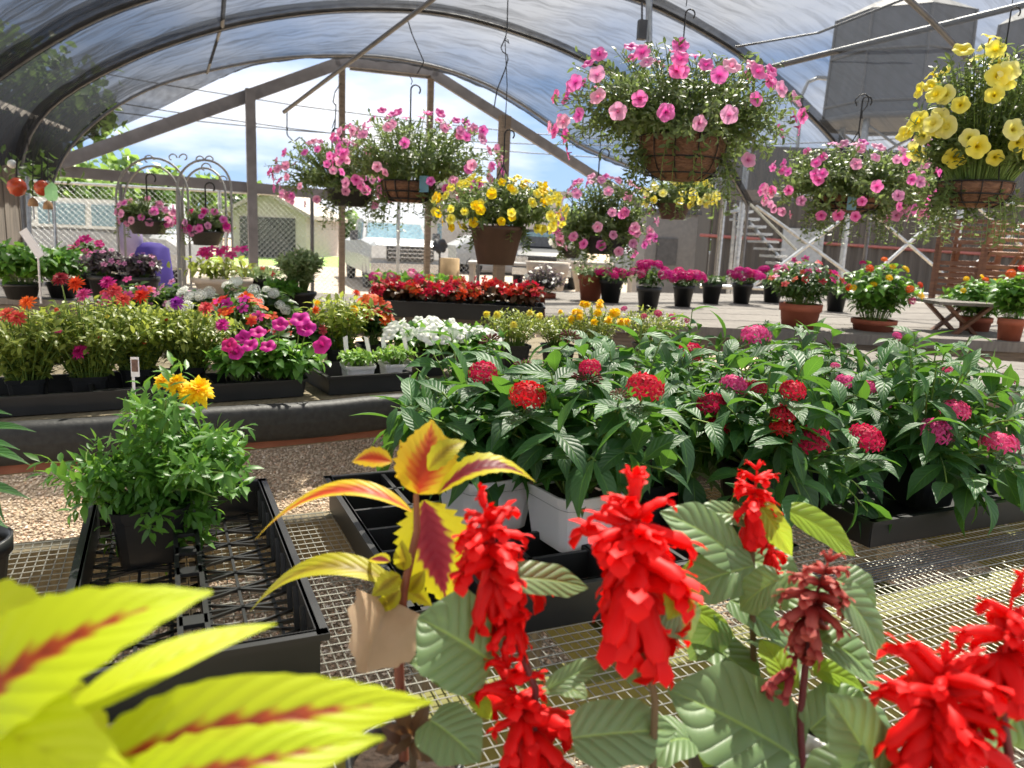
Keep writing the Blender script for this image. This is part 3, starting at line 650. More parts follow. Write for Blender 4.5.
# ------------------------------------------------------------------ trays and pots
def tray(name, label, c, a, L, W_, h, cells=None, lattice=False, mat=BLACK, group=None, z=None):
    """c: plan centre (x, y, z of its foot); a: heading of its long axis"""
    X = A3(math.cos(a), math.sin(a), 0); Y_ = A3(-X[1], X[0], 0); c = A3(c); o = thing(name, label, 'tray', c, group)
    m = MB(); th = .004; wm = MB()
    for sg in (-1, 1):
        wm.box(c+Y_*sg*(W_/2)+UP*h/2, (L, th, h), (X, Y_, UP)); wm.box(c+X*sg*(L/2)+UP*h/2, (th, W_, h), (X, Y_, UP))
        wm.box(c+Y_*sg*(W_/2+.004)+UP*(h-.004), (L+.02, .014, .008), (X, Y_, UP)); wm.box(c+X*sg*(L/2+.004)+UP*(h-.004), (.014, W_+.02, .008), (X, Y_, UP))
    wm.obj('tray_wall', mat, o, False)
    if lattice:
        for k in range(2):
            lm = MB(); y0 = (-.25+.5*k)*W_
            for i in range(10):
                x = -L/2+L*(i+.5)/10; lm.box(c+X*x+Y_*y0+UP*.006, (.005, W_*.48, .005), (X, Y_, UP))
                lm.beam(c+X*(x-L/20)+Y_*(y0-W_*.24)+UP*.007, c+X*(x+L/20)+Y_*(y0+W_*.24)+UP*.007, .0035, .004)
                lm.beam(c+X*(x-L/20)+Y_*(y0+W_*.24)+UP*.007, c+X*(x+L/20)+Y_*(y0-W_*.24)+UP*.007, .0035, .004)
            for q in (-.16, 0, .16): lm.box(c+Y_*(y0+W_*q)+UP*.005, (L, .004, .004), (X, Y_, UP))
            lm.obj('lattice_floor', mat, o, False)
        dm = MB()                                  # slotted divider bar
        dm.box(c+Y_*.013+UP*h/2, (L, .003, h), (X, Y_, UP)); dm.box(c-Y_*.013+UP*h/2, (L, .003, h), (X, Y_, UP))
        for i in range(9): dm.box(c+X*(-L/2+L*i/8)+UP*(h-.002), (.022, .03, .005), (X, Y_, UP))
        for sg in (-1, 1): dm.box(c+Y_*sg*.014+UP*(h-.002), (L, .006, .005), (X, Y_, UP))
        dm.obj('slotted_divider', DKSTEEL if False else BLACK, o, False)
        tm = MB()                                  # side wall struts
        for i in range(11):
            x = -L/2+L*i/10
            tm.beam(c+X*x-Y_*(W_/2-.006)+UP*.004, c+X*(x+L/20 if i < 10 else x)-Y_*(W_/2-.004)+UP*(h-.01), .007, .007, Y_)
        tm.obj('side_strut', mat, o, False)
    else:
        m.box(c+UP*.002, (L, W_, .003), (X, Y_, UP)); m.obj('tray_floor', mat, o, False)
    if cells:
        nx, ny = cells; dm = MB()
        for i in range(1, nx): dm.box(c+X*(-L/2+L*i/nx)+UP*(h*.55), (.007, W_, h*.85), (X, Y_, UP))
        for j in range(1, ny): dm.box(c+Y_*(-W_/2+W_*j/ny)+UP*(h*.55), (L, .007, h*.85), (X, Y_, UP))
        dm.obj('cell_divider', mat, o, False)
    return o
AB = math.radians(15)
ta = tray('plant_flat', 'empty black lattice-bottom flat beside the marigold', uv(.018, 1.07, ZB+.003), AB+PI/2, .55, .25, .062, lattice=True)
tb = tray('plant_flat', 'black cell tray holding a white pot of red pentas', uv(.405, 1.075, ZB+.003), AB+PI/2, .52, .285, .06, cells=(6, 3))
tc_ = tray('plant_flat', 'black cell tray under the second white pot of pentas', uv(.725, 1.09, ZB+.003), AB+PI/2, .5, .285, .05, cells=(5, 3))
td = tray('plant_flat', 'black tray holding dark pots of pink pentas near the seam in the mesh', uv(1.36, 1.02, ZB+.003), AB, .54, .285, .05)
def sqpot(o, c, a, w_, h, mat, soil=True, taper=.78):
    X = A3(math.cos(a), math.sin(a), 0); Y_ = A3(-X[1], X[0], 0); c = A3(c); m = MB(); rows = []
    for k, z in ((taper, 0), (.93, h*.85), (1., h*.86), (1.03, h), (.97, h), (.93, h*.82)):
        row = []
        for q in np.linspace(0, 2*PI, 33):
            x, y = math.cos(q), math.sin(q); f = 1/max(abs(x), abs(y), .78); row.append(c+(X*x+Y_*y)*f*w_/2*k+UP*z)
        rows.append(row)
    m.grid(np.array(rows)); m.add(np.vstack([rows[0][:-1], [c]]), [(i, (i+1) % 32, 32) for i in range(32)]); p_ = m.obj('pot', mat, o, False)
    if soil: s_ = MB(); s_.add(np.vstack([np.array(rows[5][:-1])-UP*.004, [c+UP*h*.84]]), [(i, (i+1) % 32, 32) for i in range(32)]); s_.obj('soil', SOIL, p_)
def rpot(o, c, r1, h, mat, soil=True, rim=True, taper=.74, name='pot', n=24):
    c = A3(c); p = [(.001, .002), (r1*taper, 0), (r1*(.95 if rim else .99), h*.8)]
    p += [(r1*1.03, h*.8), (r1*1.05, h), (r1*.96, h), (r1*.93, h*.86)] if rim else [(r1*1.02, h*.985), (r1*1.04, h), (r1*.98, h), (r1*.95, h*.88)]
    p_ = MB().lathe(c, p, n).obj(name, mat, o, True)
    if soil: MB().lathe(c, [(r1*.95, h*.86), (.001, h*.9)], n).obj('soil', SOIL, p_)

# ------------------------------------------------------------------ pentas
def rand(n, s=1.): return rng.normal(0, s, (n, 3))
_w1, _w2 = on_z(497, 533, 1.0)+BV*.055, on_z(592, 551, 1.0)+BV*.055      # the white pots stand on the cell dividers
PENTAS = [  # u, v, base z, height, radius, sprigs, pot, label
 (_w1@BU, _w1@BV, 1.0, .19, .17, 17, 'white', 'red-budded pentas in the white pot inside the cell tray'),
 (_w2@BU, _w2@BV, 1.0, .20, .17, 18, 'white', 'red pentas in the white pot beside the tall salvia spike'),
 (.60, 1.50, .93, .26, .16, 13, 'black', 'pentas with dark buds behind the two white pots'),
 (.83, 1.26, .968, .25, .17, 16, 'black', 'pentas with two crimson flower heads in a black pot'),
 (1.00, 1.06, .956, .24, .17, 16, 'black', 'crimson pentas with big drooping leaves over the mesh seam'),
 (1.36, 1.0, .968, .25, .17, 16, 'black', 'bright pink pentas with two full heads at the tray end'),
 (1.08, 1.33, .93, .27, .17, 15, 'black', 'pentas with small pink stars in the middle of the block'),
 (1.40, 1.33, .93, .29, .18, 15, 'black', 'leafy pentas with faint pink heads below the lantana'),
 (1.69, 1.25, .95, .28, .18, 13, 'black', 'pentas at the far side of the block below the chairs'),
 (.9, 1.58, .93, .24, .14, 11, 'black', 'pentas with one tall rose pink head before the plank table'),
 (1.25, 1.65, .93, .29, .17, 12, 'black', 'sunlit rear pentas just below the big terracotta pot'),
 (1.6, 1.65, .93, .29, .18, 12, 'black', 'sunlit rear pentas next to the low step'),
]
PH = []
for (u, v, z, h, rad, ns_, pot, label) in PENTAS:
    b = uv(u, v, z); o = thing('pentas_plant', label, 'potted plant', b, 'pentas')
    w_ = .135 if pot == 'white' else .12; ph = .088 if pot == 'white' else .098
    sqpot(o, b, AB+(.12 if pot == 'white' else 0), w_, ph, WHITEP if pot == 'white' else BLACK)
    lf, st = MB(), MB(); n = ns_
    n = int(n*1.35); th = np.arange(n)*2.4+rng.random(n); rr = rad*1.08*np.sqrt((np.arange(n)+.7)/n)
    E = np.stack([np.cos(th)*rr, np.sin(th)*rr, ph+(h-ph*.2)*(1-.5*(rr/rad)**2)*rng.uniform(.75, 1., n)], 1)+b
    O = np.stack([np.cos(th)*.02, np.sin(th)*.02, np.full(n, ph*.8)], 1)+b
    sprigs(lf, st, O, E, np.broadcast_to(A3(0, 0, .06), (n, 3)), 11, .095, .034, 'lance', rng, .85, .12, 66, .8, .0022, 8, .45, .28, 5)
    if pot != 'white':      # outer leaves drooping over the pot and tray
        n2 = 13; th = np.arange(n2)*2.4+rng.random(n2); E2 = b+np.stack([np.cos(th)*rad*1.15, np.sin(th)*rad*1.15, rng.uniform(.05, .13, n2)], 1); O2 = b+np.stack([np.cos(th)*.03, np.sin(th)*.03, np.full(n2, ph)], 1)
        sprigs(lf, st, O2, E2, np.tile(UP*.06, (n2, 1))+(E2-O2)*.2, 6, .105, .046, 'lance', rng, 1., .3, 55, .9, .0022, 8, .4, .25, 5)
    st.obj('stems', STEM, o); lf.obj('foliage', G['penta'], o)
    PH.append((o, b, depth_of(b), h))
def stemtube(o, a, b, r_, mat=STEM, bend=.02, name='stem'):
    a, b = A3(a), A3(b); mid = (a+b)/2+A3(*rng.normal(0, bend, 2), 0)
    q = np.linspace(0, 1, 8)[:, None]; return MB().tube((1-q)**2*a+2*q*(1-q)*mid+q*q*b, np.linspace(r_*1.2, r_*.8, 8), 6).obj(name, mat, o)
HEADS = [(483, 373, 0, .026, 'r'), (528, 396, 0, .03, 'r'), (490, 341, 2, .026, 'b'), (523, 367, 0, .018, 'b'), (570, 338, 2, .026, 'b'), (588, 380, 1, .026, 'b'), (645, 388, 1, .03, 'r'), (620, 396, 1, .015, 'b'),
 (590, 368, 1, .02, 'r'), (690, 353, 9, .036, 'r'), (712, 405, 3, .034, 'r'), (718, 427, 3, .026, 'r'), (735, 386, 3, .03, 'p'), (757, 388, 3, .022, 'r'), (793, 391, 4, .026, 'r'), (783, 414, 4, .026, 'r'), (810, 440, 4, .036, 'r'), (782, 430, 4, .026, 'r'),
 (866, 439, 4, .034, 'r'), (755, 336, 9, .04, 'p'), (936, 432, 5, .034, 'p'), (955, 411, 5, .03, 'p'), (1000, 445, 5, .036, 'p'), (846, 383, 6, .026, 'p'), (870, 388, 6, .022, 'p'), (886, 405, 6, .014, 'p'), (875, 412, 6, .014, 'p'), (930, 374, 7, .024, 'p'), (945, 370, 7, .018, 'p'),
 (905, 345, 11, .024, 'b'), (1010, 378, 8, .022, 'p'), (1013, 415, 8, .02, 'p'), (897, 336, 11, .016, 'p'), (835, 366, 6, .012, 'p')]
HL = dict(r=('pred', 'star', 'crimson star-flowered head'), p=('ppink', 'star', 'rose pink star-flowered head'), b=('budm', 'bud', 'dusky unopened buds'))
for (x, y, i, R, k) in HEADS:
    o, b, t, h = PH[i]; P = dep(x, y, t-(.15 if y > 380 else .04)); m_, kd, lb = HL[k]
    bloom(o, kd, K[m_], P, A3(0, -.25, 1)+rand(1, .12)[0], R, lb, 'flower_head')
    stemtube(o, A3(b[0], b[1], b[2]+.08), P-UP*R*.3, .002)
    # collar of leaves beneath each head
    lf = MB(); a = np.arange(5)*1.26+rng.random()*6; T = np.stack([np.cos(a), np.sin(a), np.full(5, .25)], 1)
    leaves(lf, np.repeat([P-UP*R*1.1], 5, 0), T, np.broadcast_to(UP, (5, 3)), .075*(.7+.5*rng.random(5)), .034, 'lance', 8, .8, .25, 5); lf.obj('collar_leaf', G['penta'], o)

# ------------------------------------------------------------------ marigold in the flat
b = on_z(152, 560, ZB+.012)+BV*.02; o = thing('marigold_plant', 'bushy marigold with one golden bloom in the black flat', 'potted plant', b)
sqpot(o, b, AB, .105, .085, BLACK)
lf, st = MB(), MB(); tM = depth_of(b)
for k in range(62):
    x, y = rng.uniform(66, 240), 0; f = 1-((x-152)/100)**2; y = rng.uniform(388+90*(1-f), 548 if abs(x-148) < 60 else 500)
    E = dep(x, y, tM+rng.normal(0, .05)); O = b+A3(0, 0, .07)+rand(1, .012)[0]*A3(1, 1, 0)
    # pinnate leaves: short twigs carrying paired leaflets
    nS = 5; q = np.linspace(.45, 1, nS)[:, None]; M = O+(E-O)*.4+UP*.05; c = (1-q)**2*O+2*q*(1-q)*M+q*q*E
    tw = nrm(rand(nS)*A3(1, 1, .3)+nrm(E-O)*.6+UP*.25)*rng.uniform(.035, .06, (nS, 1))
    sprigs(lf, None, c, c+tw, np.tile(UP*.006, (nS, 1)), 9, .03, .0115, 'lance', rng, .5, .25, 55, .75, .001, 4, .3)
    sprigs(lf, st, O[None], E[None], (UP*.05)[None], 6, .03, .0115, 'lance', rng, .5, .5, 55, .75, .0018, 4, .3)
st.obj('stems', STEM, o); lf.obj('foliage', G['mari'], o)
for x, y, R in ((199, 391, .028), (176, 384, .021), (163, 381, .015), (187, 394, .017)):
    bloom(o, 'marigold', K['gold'], dep(x, y, tM-.09), A3(.1, -.5, .8), R, 'golden yellow marigold bloom')
# leaf tips poking in beside it
b = A3(*(dep(-45, 500, .95)[:2]), ZB); o = thing('leafy_plant', 'pale green lance-leaved plant cut off by the frame beside the marigold', 'potted plant', b)
rpot(o, b, .055, .1, BLACK); lf = MB()
for (x0, y0, x1, y1, W_) in ((-40, 440, 36, 432, .02), (-40, 455, 30, 465, .022), (-50, 490, 32, 500, .022), (-40, 430, 12, 415, .018), (-50, 520, 8, 528, .03), (-30, 470, 5, 522, .02), (-50, 450, 20, 450, .02)):
    bigleaf(lf, dep(x0, y0, .97), dep(x1, y1, .95), W_, A3(0, -.3, 1), .012, .3, 'lance', ns=12, cols=5)
lf.obj('foliage', G['penta'], o); stemtube(o, b+UP*.08, dep(-40, 450, .97), .003)

# ------------------------------------------------------------------ coleus (blurred, closest) and second coleus
CA = coleusmat('coleus_lime', '#7a2418', '#b0481c', '#c8d818', .2)
CA2 = coleusmat('coleus_lime_pale', '#b0a820', '#c4d01c', '#d2e022', .1)
CO = coleusmat('coleus_orange', '#c8441c', '#e08a28', '#e8c828', .55)
CM = coleusmat('coleus_maroon', '#7a1c2c', '#93303a', '#d8d028', .5)
CL = coleusmat('coleus_olive', '#8a7a1c', '#a8981f', '#b8b424', .4)
CD = solid('dry_leaf', '#b09678', '#cbb294', .8, scale=30, trans=.3)
def foot(x, y, t, z=ZB): q = dep(x, y, t); return A3(q[0], q[1], z)
b = foot(40, 800, .33, ZB+.003)
o = thing('coleus_plant', 'lime yellow coleus with red-streaked leaves, closest and out of focus', 'plant', b)
rpot(o, b, .06, .11, BLACK)
TOC = -FW
def bl(m, x0, y0, t0, x1, y1, t1, wpx, N, arch, **k):
    tm = (t0+t1)/2; bigleaf(m, dep(x0, y0, t0), dep(x1, y1, t1), wpx*tm/F, N, arch*tm/F, **k)
for i, (x0, y0, t0, x1, y1, t1, w_, N, ar, mat, te) in enumerate([
  (-70, 760, .27, 212, 592, .30, 125, TOC+CU*.8-CR*.3, 52, CA, 9),
  (60, 722, .27, 276, 624, .33, 46, TOC*.6+CU*.9, 18, CA2, 0),
  (70, 775, .28, 432, 702, .33, 92, TOC+CU*.7, 58, CA, 13),
  (70, 815, .26, 384, 738, .30, 80, TOC+CU*.9, 22, CA, 11),
  (-90, 690, .27, 150, 800, .26, 110, TOC+CU*.9, 20, CA2, 9),
  (-70, 620, .30, 90, 640, .31, 90, TOC+CU*.5, 10, CA2, 7),
  (30, 690, .31, 120, 800, .29, 90, TOC+CU*.5, 10, CA2, 7)]):
    m = MB(); bl(m, x0, y0, t0, x1, y1, t1, w_, N, ar, kind='ovate', teeth=te, tooth=.07, fold=.12, quilt=.005); m.obj('leaf', mat, o)
stemtube(o, b+UP*.1, dep(60, 770, .3), .004, solid('coleus_stem', '#8a7a3a', '#96603a', .6))
b = foot(405, 800, .62, ZB+.003); t = .62
o = thing('coleus_plant', 'orange and maroon coleus with yellow leaf edges in front of the cell tray', 'plant', b)
rpot(o, b, .045, .09, BLACK)
for (x0, y0, x1, y1, w_, N, ar, mat, k) in [
  (418, 494, 432, 420, 66, TOC*.9-CU*.35+CR*.2, 8, CO, dict(teeth=10, tooth=.1, fold=.35)),
  (428, 470, 466, 442, 24, TOC+CU*.6, 12, CL, dict(teeth=6, tooth=.1)),
  (392, 462, 352, 462, 22, TOC+CU*.6, 10, CO, dict(teeth=6, tooth=.1)),
  (412, 512, 255, 540, 30, CU+TOC*.45+CR*.1, 42, CO, dict(fold=.2)),
  (438, 494, 535, 482, 40, CU+TOC*.5, 26, CM, dict(teeth=9, tooth=.1)),
  (424, 500, 447, 604, 74, TOC+CU*.25, 4, CM, dict(teeth=13, tooth=.22, fold=.1, quilt=.01)),
  (402, 590, 250, 612, 34, CU+TOC*.5, 44, CL, dict(fold=.2)),
  (390, 562, 368, 560, 14, CU+TOC, 4, CM, {}),
  (400, 575, 372, 596, 22, TOC+CU*.4, 4, CL, dict(teeth=7, tooth=.15)), (400, 580, 432, 606, 20, TOC+CU*.4, 4, CL, dict(teeth=7, tooth=.15)),
  (404, 570, 402, 540, 18, TOC, 3, CL, dict(teeth=7)), (400, 590, 376, 612, 18, TOC, 3, CL, dict(teeth=7)), (410, 592, 425, 570, 18, TOC, 3, CL, dict(teeth=7)),
  (402, 620, 424, 640, 24, TOC, 3, CL, {}), (412, 470, 400, 440, 12, TOC, 2, CO, {})]:
    m = MB(); tt = t+rng.normal(0, .008); bigleaf(m, dep(x0, y0, tt), dep(x1, y1, tt+rng.normal(0, .015)), w_*t/F, N, ar*t/F, **{**dict(kind='ovate', fold=.2), **k}); m.obj('leaf', mat, o)
m = MB(); bigleaf(m, dep(388, 606, t), dep(366, 672, t-.02), 74*t/F, TOC+CU*.3, .012, .75, 'ovate', 5, .12, twist=.9, quilt=.02); m.obj('dry_leaf', CD, o)['label'] = 'papery beige dried leaf'
MB().tube([dep(416, 494, t), dep(417, 530, t), dep(404, 590, t), dep(398, 650, t), dep(404, 760, t), b+UP*.07], [.0022, .003, .0035, .004, .004, .004], 8).obj('stem', solid('coleus_stem_red', '#7a3a2a', '#8a5a3a', .6), o)
# low shoot between the two
b = foot(395, 800, .56, ZB+.003); t = .6; b = foot(420, 775, .6, ZB+.003); o = thing('coleus_plant', 'small bronze-leaved coleus shoot at the bottom between the blurred coleus and the salvias', 'plant', b)
m = MB()
for (x0, y0, x1, y1, w_) in ((412, 735, 375, 752, 22), (412, 735, 452, 722, 20), (410, 735, 395, 690, 16), (414, 735, 430, 700, 16), (412, 740, 440, 760, 22), (408, 738, 380, 725, 18), (414, 738, 470, 744, 24)):
    bl(m, x0, y0, t, x1, y1, t-.01, w_, TOC+CU*.4, 5, teeth=7, tooth=.1)
m.obj('foliage', G['bronze'], o); MB().tube([b, dep(412, 738, t)], .003, 6).obj('stem', WOODSTEM, o); rpot(o, b, .03, .04, BLACK)

# ------------------------------------------------------------------ salvias
def spike(o, P, Pb, R, mat, n_wh=7, name='flower_spike', label=None, seed=0, top=1.):
    """flower spike from the point Pb (bottom) to P (tip)"""
    r = np.random.default_rng(seed); P, Pb = A3(P), A3(Pb); ax = P-Pb; Ls = np.linalg.norm(ax); z = ax/Ls
    x = nrm(np.cross(z, A3(.2, .9, .1))); y = np.cross(z, x); m = MB()
    m.tube([Pb, P], [.0018, .001], 6)
    for k in range(n_wh):
        f = k/(n_wh-1); c = Pb+ax*f; nf = 7 if f < .75 else (5 if f < .95 else 3)
        el0 = math.radians(-24+70*f+(25 if f > .85 else 0)); Lf = R*(1.05-.5*f)*(1 if f < .85 else .7)
        for j in range(nf):
            a = j*2*PI/nf+k*.5+r.normal(0, .25); el = el0+r.normal(0, .32)-(.7 if k < 2 and j % 3 == 0 else 0); L = Lf*(.92+r.normal(0, .15))
            rad = x*math.cos(a)+y*math.sin(a); d = nrm(rad*math.cos(el)+z*math.sin(el)); dn = nrm(z*math.cos(el)-rad*math.sin(el)); sd = np.cross(d, dn)
            q = np.linspace(0, 1, 7); bend = -.22*q**2
            cl = c+d*L*q[:, None]+dn*L*bend[:, None]
            wd = L*np.array([.08, .18, .22, .19, .17, .2, .1])
            # flattened inflated tube
            g = []
            for i2 in range(7):
                th = np.linspace(0, 2*PI, 9); g.append(cl[i2]+wd[i2]*(np.cos(th)[:, None]*sd+np.sin(th)[:, None]*.75*dn))
            g = np.array(g); m.grid(g, np.stack(np.broadcast_arrays(np.linspace(.15, .9, 7)[:, None], np.linspace(0, 1, 9)[None]), -1))
            e = cl[-2]; td = nrm(cl[-1]-cl[-3])
            for (dd, kk, ll, ww) in ((td+dn*.3, .6, .5, .4), (td-dn*.5, 1.3, .55, .5), (td+sd*.8-dn*.2, .9, .42, .34), (td-sd*.8-dn*.2, .9, .42, .34)):
                leaves(m, e, dd, dn, L*ll, L*ww, 'petal', 5, kk, .2)
    return m.obj(name, mat, o)
def sleaf(o, lst, mat, t, name='leaf', kind='heart', teeth=22, tooth=.03, quilt=.007, N=None):
    for (x0, y0, x1, y1, w_) in lst:
        m = MB(); n = (TOC+CU*.9 if N is None else N)+rand(1, .2)[0]; tt = t+rng.normal(0, .015)
        bl(m, x0, y0, tt, x1, y1, tt+rng.normal(0, .02), w_, n, 6+rng.random()*6, kind=kind, teeth=teeth, tooth=tooth, quilt=quilt, fold=.22, curl=.2); m.obj(name, mat, o)
def salvia(label, x, ybase, t, spikes, stems, sage, lime=(), dark=(), potc=BLACK):
    b = foot(x, ybase, t, ZB+.003); o = thing('salvia_plant', label, 'potted plant', b, 'red salvias'); sqpot(o, b, AB, .1, .09, potc)
    for i, (xt, yt, xb, yb, R, mt, nw) in enumerate(spikes):
        so_ = spike(o, dep(xt, yt, t), dep(xb, yb, t), R*t/F, K[mt], nw, seed=len(label)+i*7)
        so_['label'] = 'vivid red flower spike' if mt == 'salvia' else 'faded dusky red flower spike'
    for st in stems:
        p = [dep(a, c, t) for a, c in st]+[b+UP*.08]; MB().tube(resample(p, 10), .0028, 8).obj('stem', REDSTEM if len(st) > 2 else WOODSTEM, o)
    sleaf(o, sage, G['salv'], t); sleaf(o, lime, G['lime'], t); sleaf(o, dark, G['salv'], t+.03, N=TOC*.4+CU)
    return o
salvia('red salvia with two blooming spikes beside the orange coleus', 530, 800, .56,
  [(484, 508, 494, 574, 46, 'salvia', 6), (508, 668, 534, 750, 56, 'salvia', 6), (520, 590, 510, 622, 30, 'salvia', 3)], [[(500, 590), (520, 650), (536, 690)], [(536, 755), (540, 790)]],
  [(492, 662, 418, 618, 92), (508, 578, 588, 588, 34), (548, 690, 602, 662, 22), (430, 720, 480, 762, 60)], [(470, 690, 492, 720, 18)], [(480, 690, 410, 664, 60), (548, 690, 588, 700, 34)])
salvia('tallest red salvia with the fullest spike in the middle', 655, 790, .54,
  [(634, 494, 634, 592, 64, 'salvia', 9)], [[(640, 628), (655, 700)]],
  [(668, 600, 690, 640, 44), (572, 738, 676, 730, 62), (646, 640, 628, 684, 26)], [(690, 580, 668, 620, 30)], [(690, 740, 640, 765, 60)])
salvia('salvia with a small red spike under the crimson pentas', 752, 765, .68,
  [(757, 470, 753, 514, 28, 'salvia', 5), (768, 536, 770, 552, 18, 'salvia', 3)], [[(752, 520), (752, 600)]],
  [(738, 560, 660, 512, 52), (754, 566, 676, 592, 50), (748, 520, 690, 516, 26), (730, 600, 780, 640, 40), (720, 620, 690, 660, 40), (770, 600, 830, 590, 40)], [(760, 506, 792, 556, 26), (790, 512, 855, 556, 34), (690, 610, 736, 640, 22), (700, 570, 672, 600, 30)], [(740, 560, 800, 580, 50), (700, 640, 760, 690, 50), (760, 620, 810, 700, 50)])
salvia('salvia with a faded dusky spike past bloom', 806, 780, .60,
  [(828, 562, 808, 618, 36, 'faded', 6), (795, 660, 790, 672, 26, 'faded', 2)], [[(812, 620), (806, 660), (800, 720)]],
  [(838, 592, 886, 664, 50), (800, 760, 668, 690, 104), (820, 640, 880, 690, 60), (836, 580, 876, 606, 44), (810, 730, 860, 690, 50), (780, 580, 740, 610, 40)], [(812, 668, 864, 690, 26), (790, 690, 760, 640, 30), (700, 760, 780, 720, 24)], [(800, 680, 740, 640, 60), (830, 700, 900, 760, 60), (810, 740, 750, 800, 70)], WHITEP)
salvia('red salvia with two nearest spikes by the far corner of the bench', 970, 830, .47,
  [(945, 664, 932, 738, 68, 'salvia', 6), (1012, 598, 1002, 674, 54, 'salvia', 5)], [[(930, 740), (950, 800)], [(1006, 660), (1000, 700), (1010, 760)]],
  [(886, 790, 826, 694, 66), (1010, 690, 960, 720, 60), (1030, 700, 990, 740, 60), (870, 760, 800, 790, 50)], [], [(960, 740, 1020, 790, 80)])

# ------------------------------------------------------------------ plants on the benches behind
ST = dict(  # leaf material, sprigs, leaves per sprig, L, W, kind, spread, up, droop, t0
 zin=('zin', 30, 11, .042, .018, 'ovate', 62, .7, .6, .06), yell=('yell', 28, 10, .042, .021, 'ovate', 60, .7, .5, .06), dark=('dark', 28, 10, .05, .03, 'ovate', 62, .7, .6, .25),
 impat=('dark', 24, 8, .055, .032, 'ovate', 60, .8, .5, .3), bego=('bronze', 24, 8, .055, .045, 'round', 60, .8, .5, .3), purp=('purple', 28, 10, .05, .026, 'ovate', 60, .7, .5, .25),
 fine=('zin', 34, 14, .028, .009, 'lance', 50, .5, .4, .2), shrub=('shrub', 30, 13, .05, .02, 'lance', 45, .4, .4, .25), lush=('mari', 26, 9, .06, .034, 'ovate', 60, .75, .6, .25),
 seed=('lush2', 16, 8, .035, .018, 'ovate', 60, .75, .5, .3), lant=('mari', 24, 9, .065, .042, 'ovate', 62, .75, .7, .2), petu=('petun', 40, 12, .034, .016, 'ovate', 55, .5, .5, .25))
G['lush2'] = leafmat('seedling_leaf', '#5c8a34', '#86ac4e', '#b8dc60', .4)
def bush(name, label, px, ytop, t, z, wpx, style, pot=None, group=None, fl=(), cat='plant', dens=1., dome=.5, potw=.6, lmul=1., fy=(0., .55), deeper=1.):
    b, h = stand(px, ytop, t, z); b = b.copy(); o = thing(name, label, cat, b, group)
    mt, n, nl, L, W_, kd, sp, up, dr, t0 = ST[style]; n = int(n*dens); rad = wpx*t/F/2; ph = 0
    if pot:
        kind, mat, pw, ph = pot
        (rpot(o, b, pw/2, ph, mat) if kind == 'r' else sqpot(o, b, AB, pw, ph, mat))
    lf, st = MB(), MB(); n = int(n*1.5); th = np.arange(n)*2.39996+rng.random(n)*.5; rr = np.sqrt((np.arange(n)+.5)/n)
    hh = (h-ph)*(1-dome*rr**2)*rng.uniform(.8, 1.0, n)
    E = np.stack([np.cos(th)*rr*rad, np.sin(th)*rr*rad*deeper, ph+hh], 1)+b
    O = np.stack([np.cos(th)*rr*rad*.25, np.sin(th)*rr*rad*.25*deeper, np.full(n, ph*.85)], 1)+b
    sprigs(lf, st, O, E, np.tile(UP*max(.02, (h-ph)*.25), (n, 1)), nl, L*lmul, W_*lmul, kd, rng, dr, t0, sp, up, .0018, 4 if t > 2.6 else 5, .4, .25)
    st.obj('stems', STEM, o); lf.obj('foliage', G[mt], o)
    right = CR; toc = nrm(A3(-FW[0], -FW[1], 0))
    for f in fl:
        col, kind, nf, R = f[:4]; nm = f[4] if len(f) > 4 else None
        for i in range(nf):
            q = (i+.5)/nf*2-1+rng.normal(0, .08); q = np.clip(q, -1, 1)*.92; d = rng.uniform(-.2, 1)*math.sqrt(max(0, 1-q*q))
            r2 = min(1, q*q+d*d); e = rng.uniform(*fy)
            P = b+right*q*rad+toc*d*rad*deeper+UP*(ph+(h-ph)*(1-dome*r2)*(1.0-.45*max(0, d)*e*2)+R*.3-b[2]*0)
            P[2] = b[2]+ph+(h-ph)*(1-dome*r2)*(1-.5*max(0, d)*e)+R*.4
            bloom(o, kind, K[col], P, toc*(.4+.7*max(0, d))+UP*.8+right*q*.5+rand(1, .25)[0], R*rng.uniform(.8, 1.15), nm)
    return o
def heads(o, lst, t, kind, R, toward=.8):
    for x, y, col in lst:
        P = dep(x, y, t); bloom(o, kind, K[col], P, nrm(A3(-FW[0], -FW[1], 0))*toward+UP*.7+rand(1, .15)[0], R)
        b = A3(o['_o']); MB().tube(resample([A3(b[0]+(P[0]-b[0])*.4, b[1]+(P[1]-b[1])*.4, b[2]+.1), P-UP*R*.3], 4), .0018, 4, False).obj('flower_stem', STEM, o)
SQ = lambda w_, h_, m=BLACK: ('s', m, w_, h_)
RP = lambda w_, h_, m=BLACK: ('r', m, w_, h_)
# front trays of the flower bench
def flat_at(x, y, t, a, L, W_, h, label, cells=None):
    q = dep(x, y, t); return tray('plant_flat', label, A3(q[0], q[1], ZK+.002), a, L, W_, h, cells)
APF = math.atan2(dpf[1], dpf[0])
def along(x, back, z=ZK+.004):
    """a point on the flower bench: image column x along the roll, then back metres"""
    lo, hi = 0., Lp+1.2
    for _ in range(40):
        mid = (lo+hi)/2
        if pix(pf0+dpf*mid)[0] < x: lo = mid
        else: hi = mid
    p = pf0+dpf*lo+npf*back; return A3(p[0], p[1], z)
tray('plant_flat', 'long black flat of zinnias at the shed end of the flower bench', along(40, .22), APF, .56, .28, .055)
tray('plant_flat', 'black flat under the pink-flowered zinnias by the plant tag', along(160, .24), APF, .3, .28, .055)
tray('plant_flat', 'three-cell black flat with magenta petunias', along(262, .17), APF, .29, .17, .055, (3, 1))
tray('plant_flat', 'black flat holding two white seedling pots', along(378, .2), APF, .27, .26, .06)
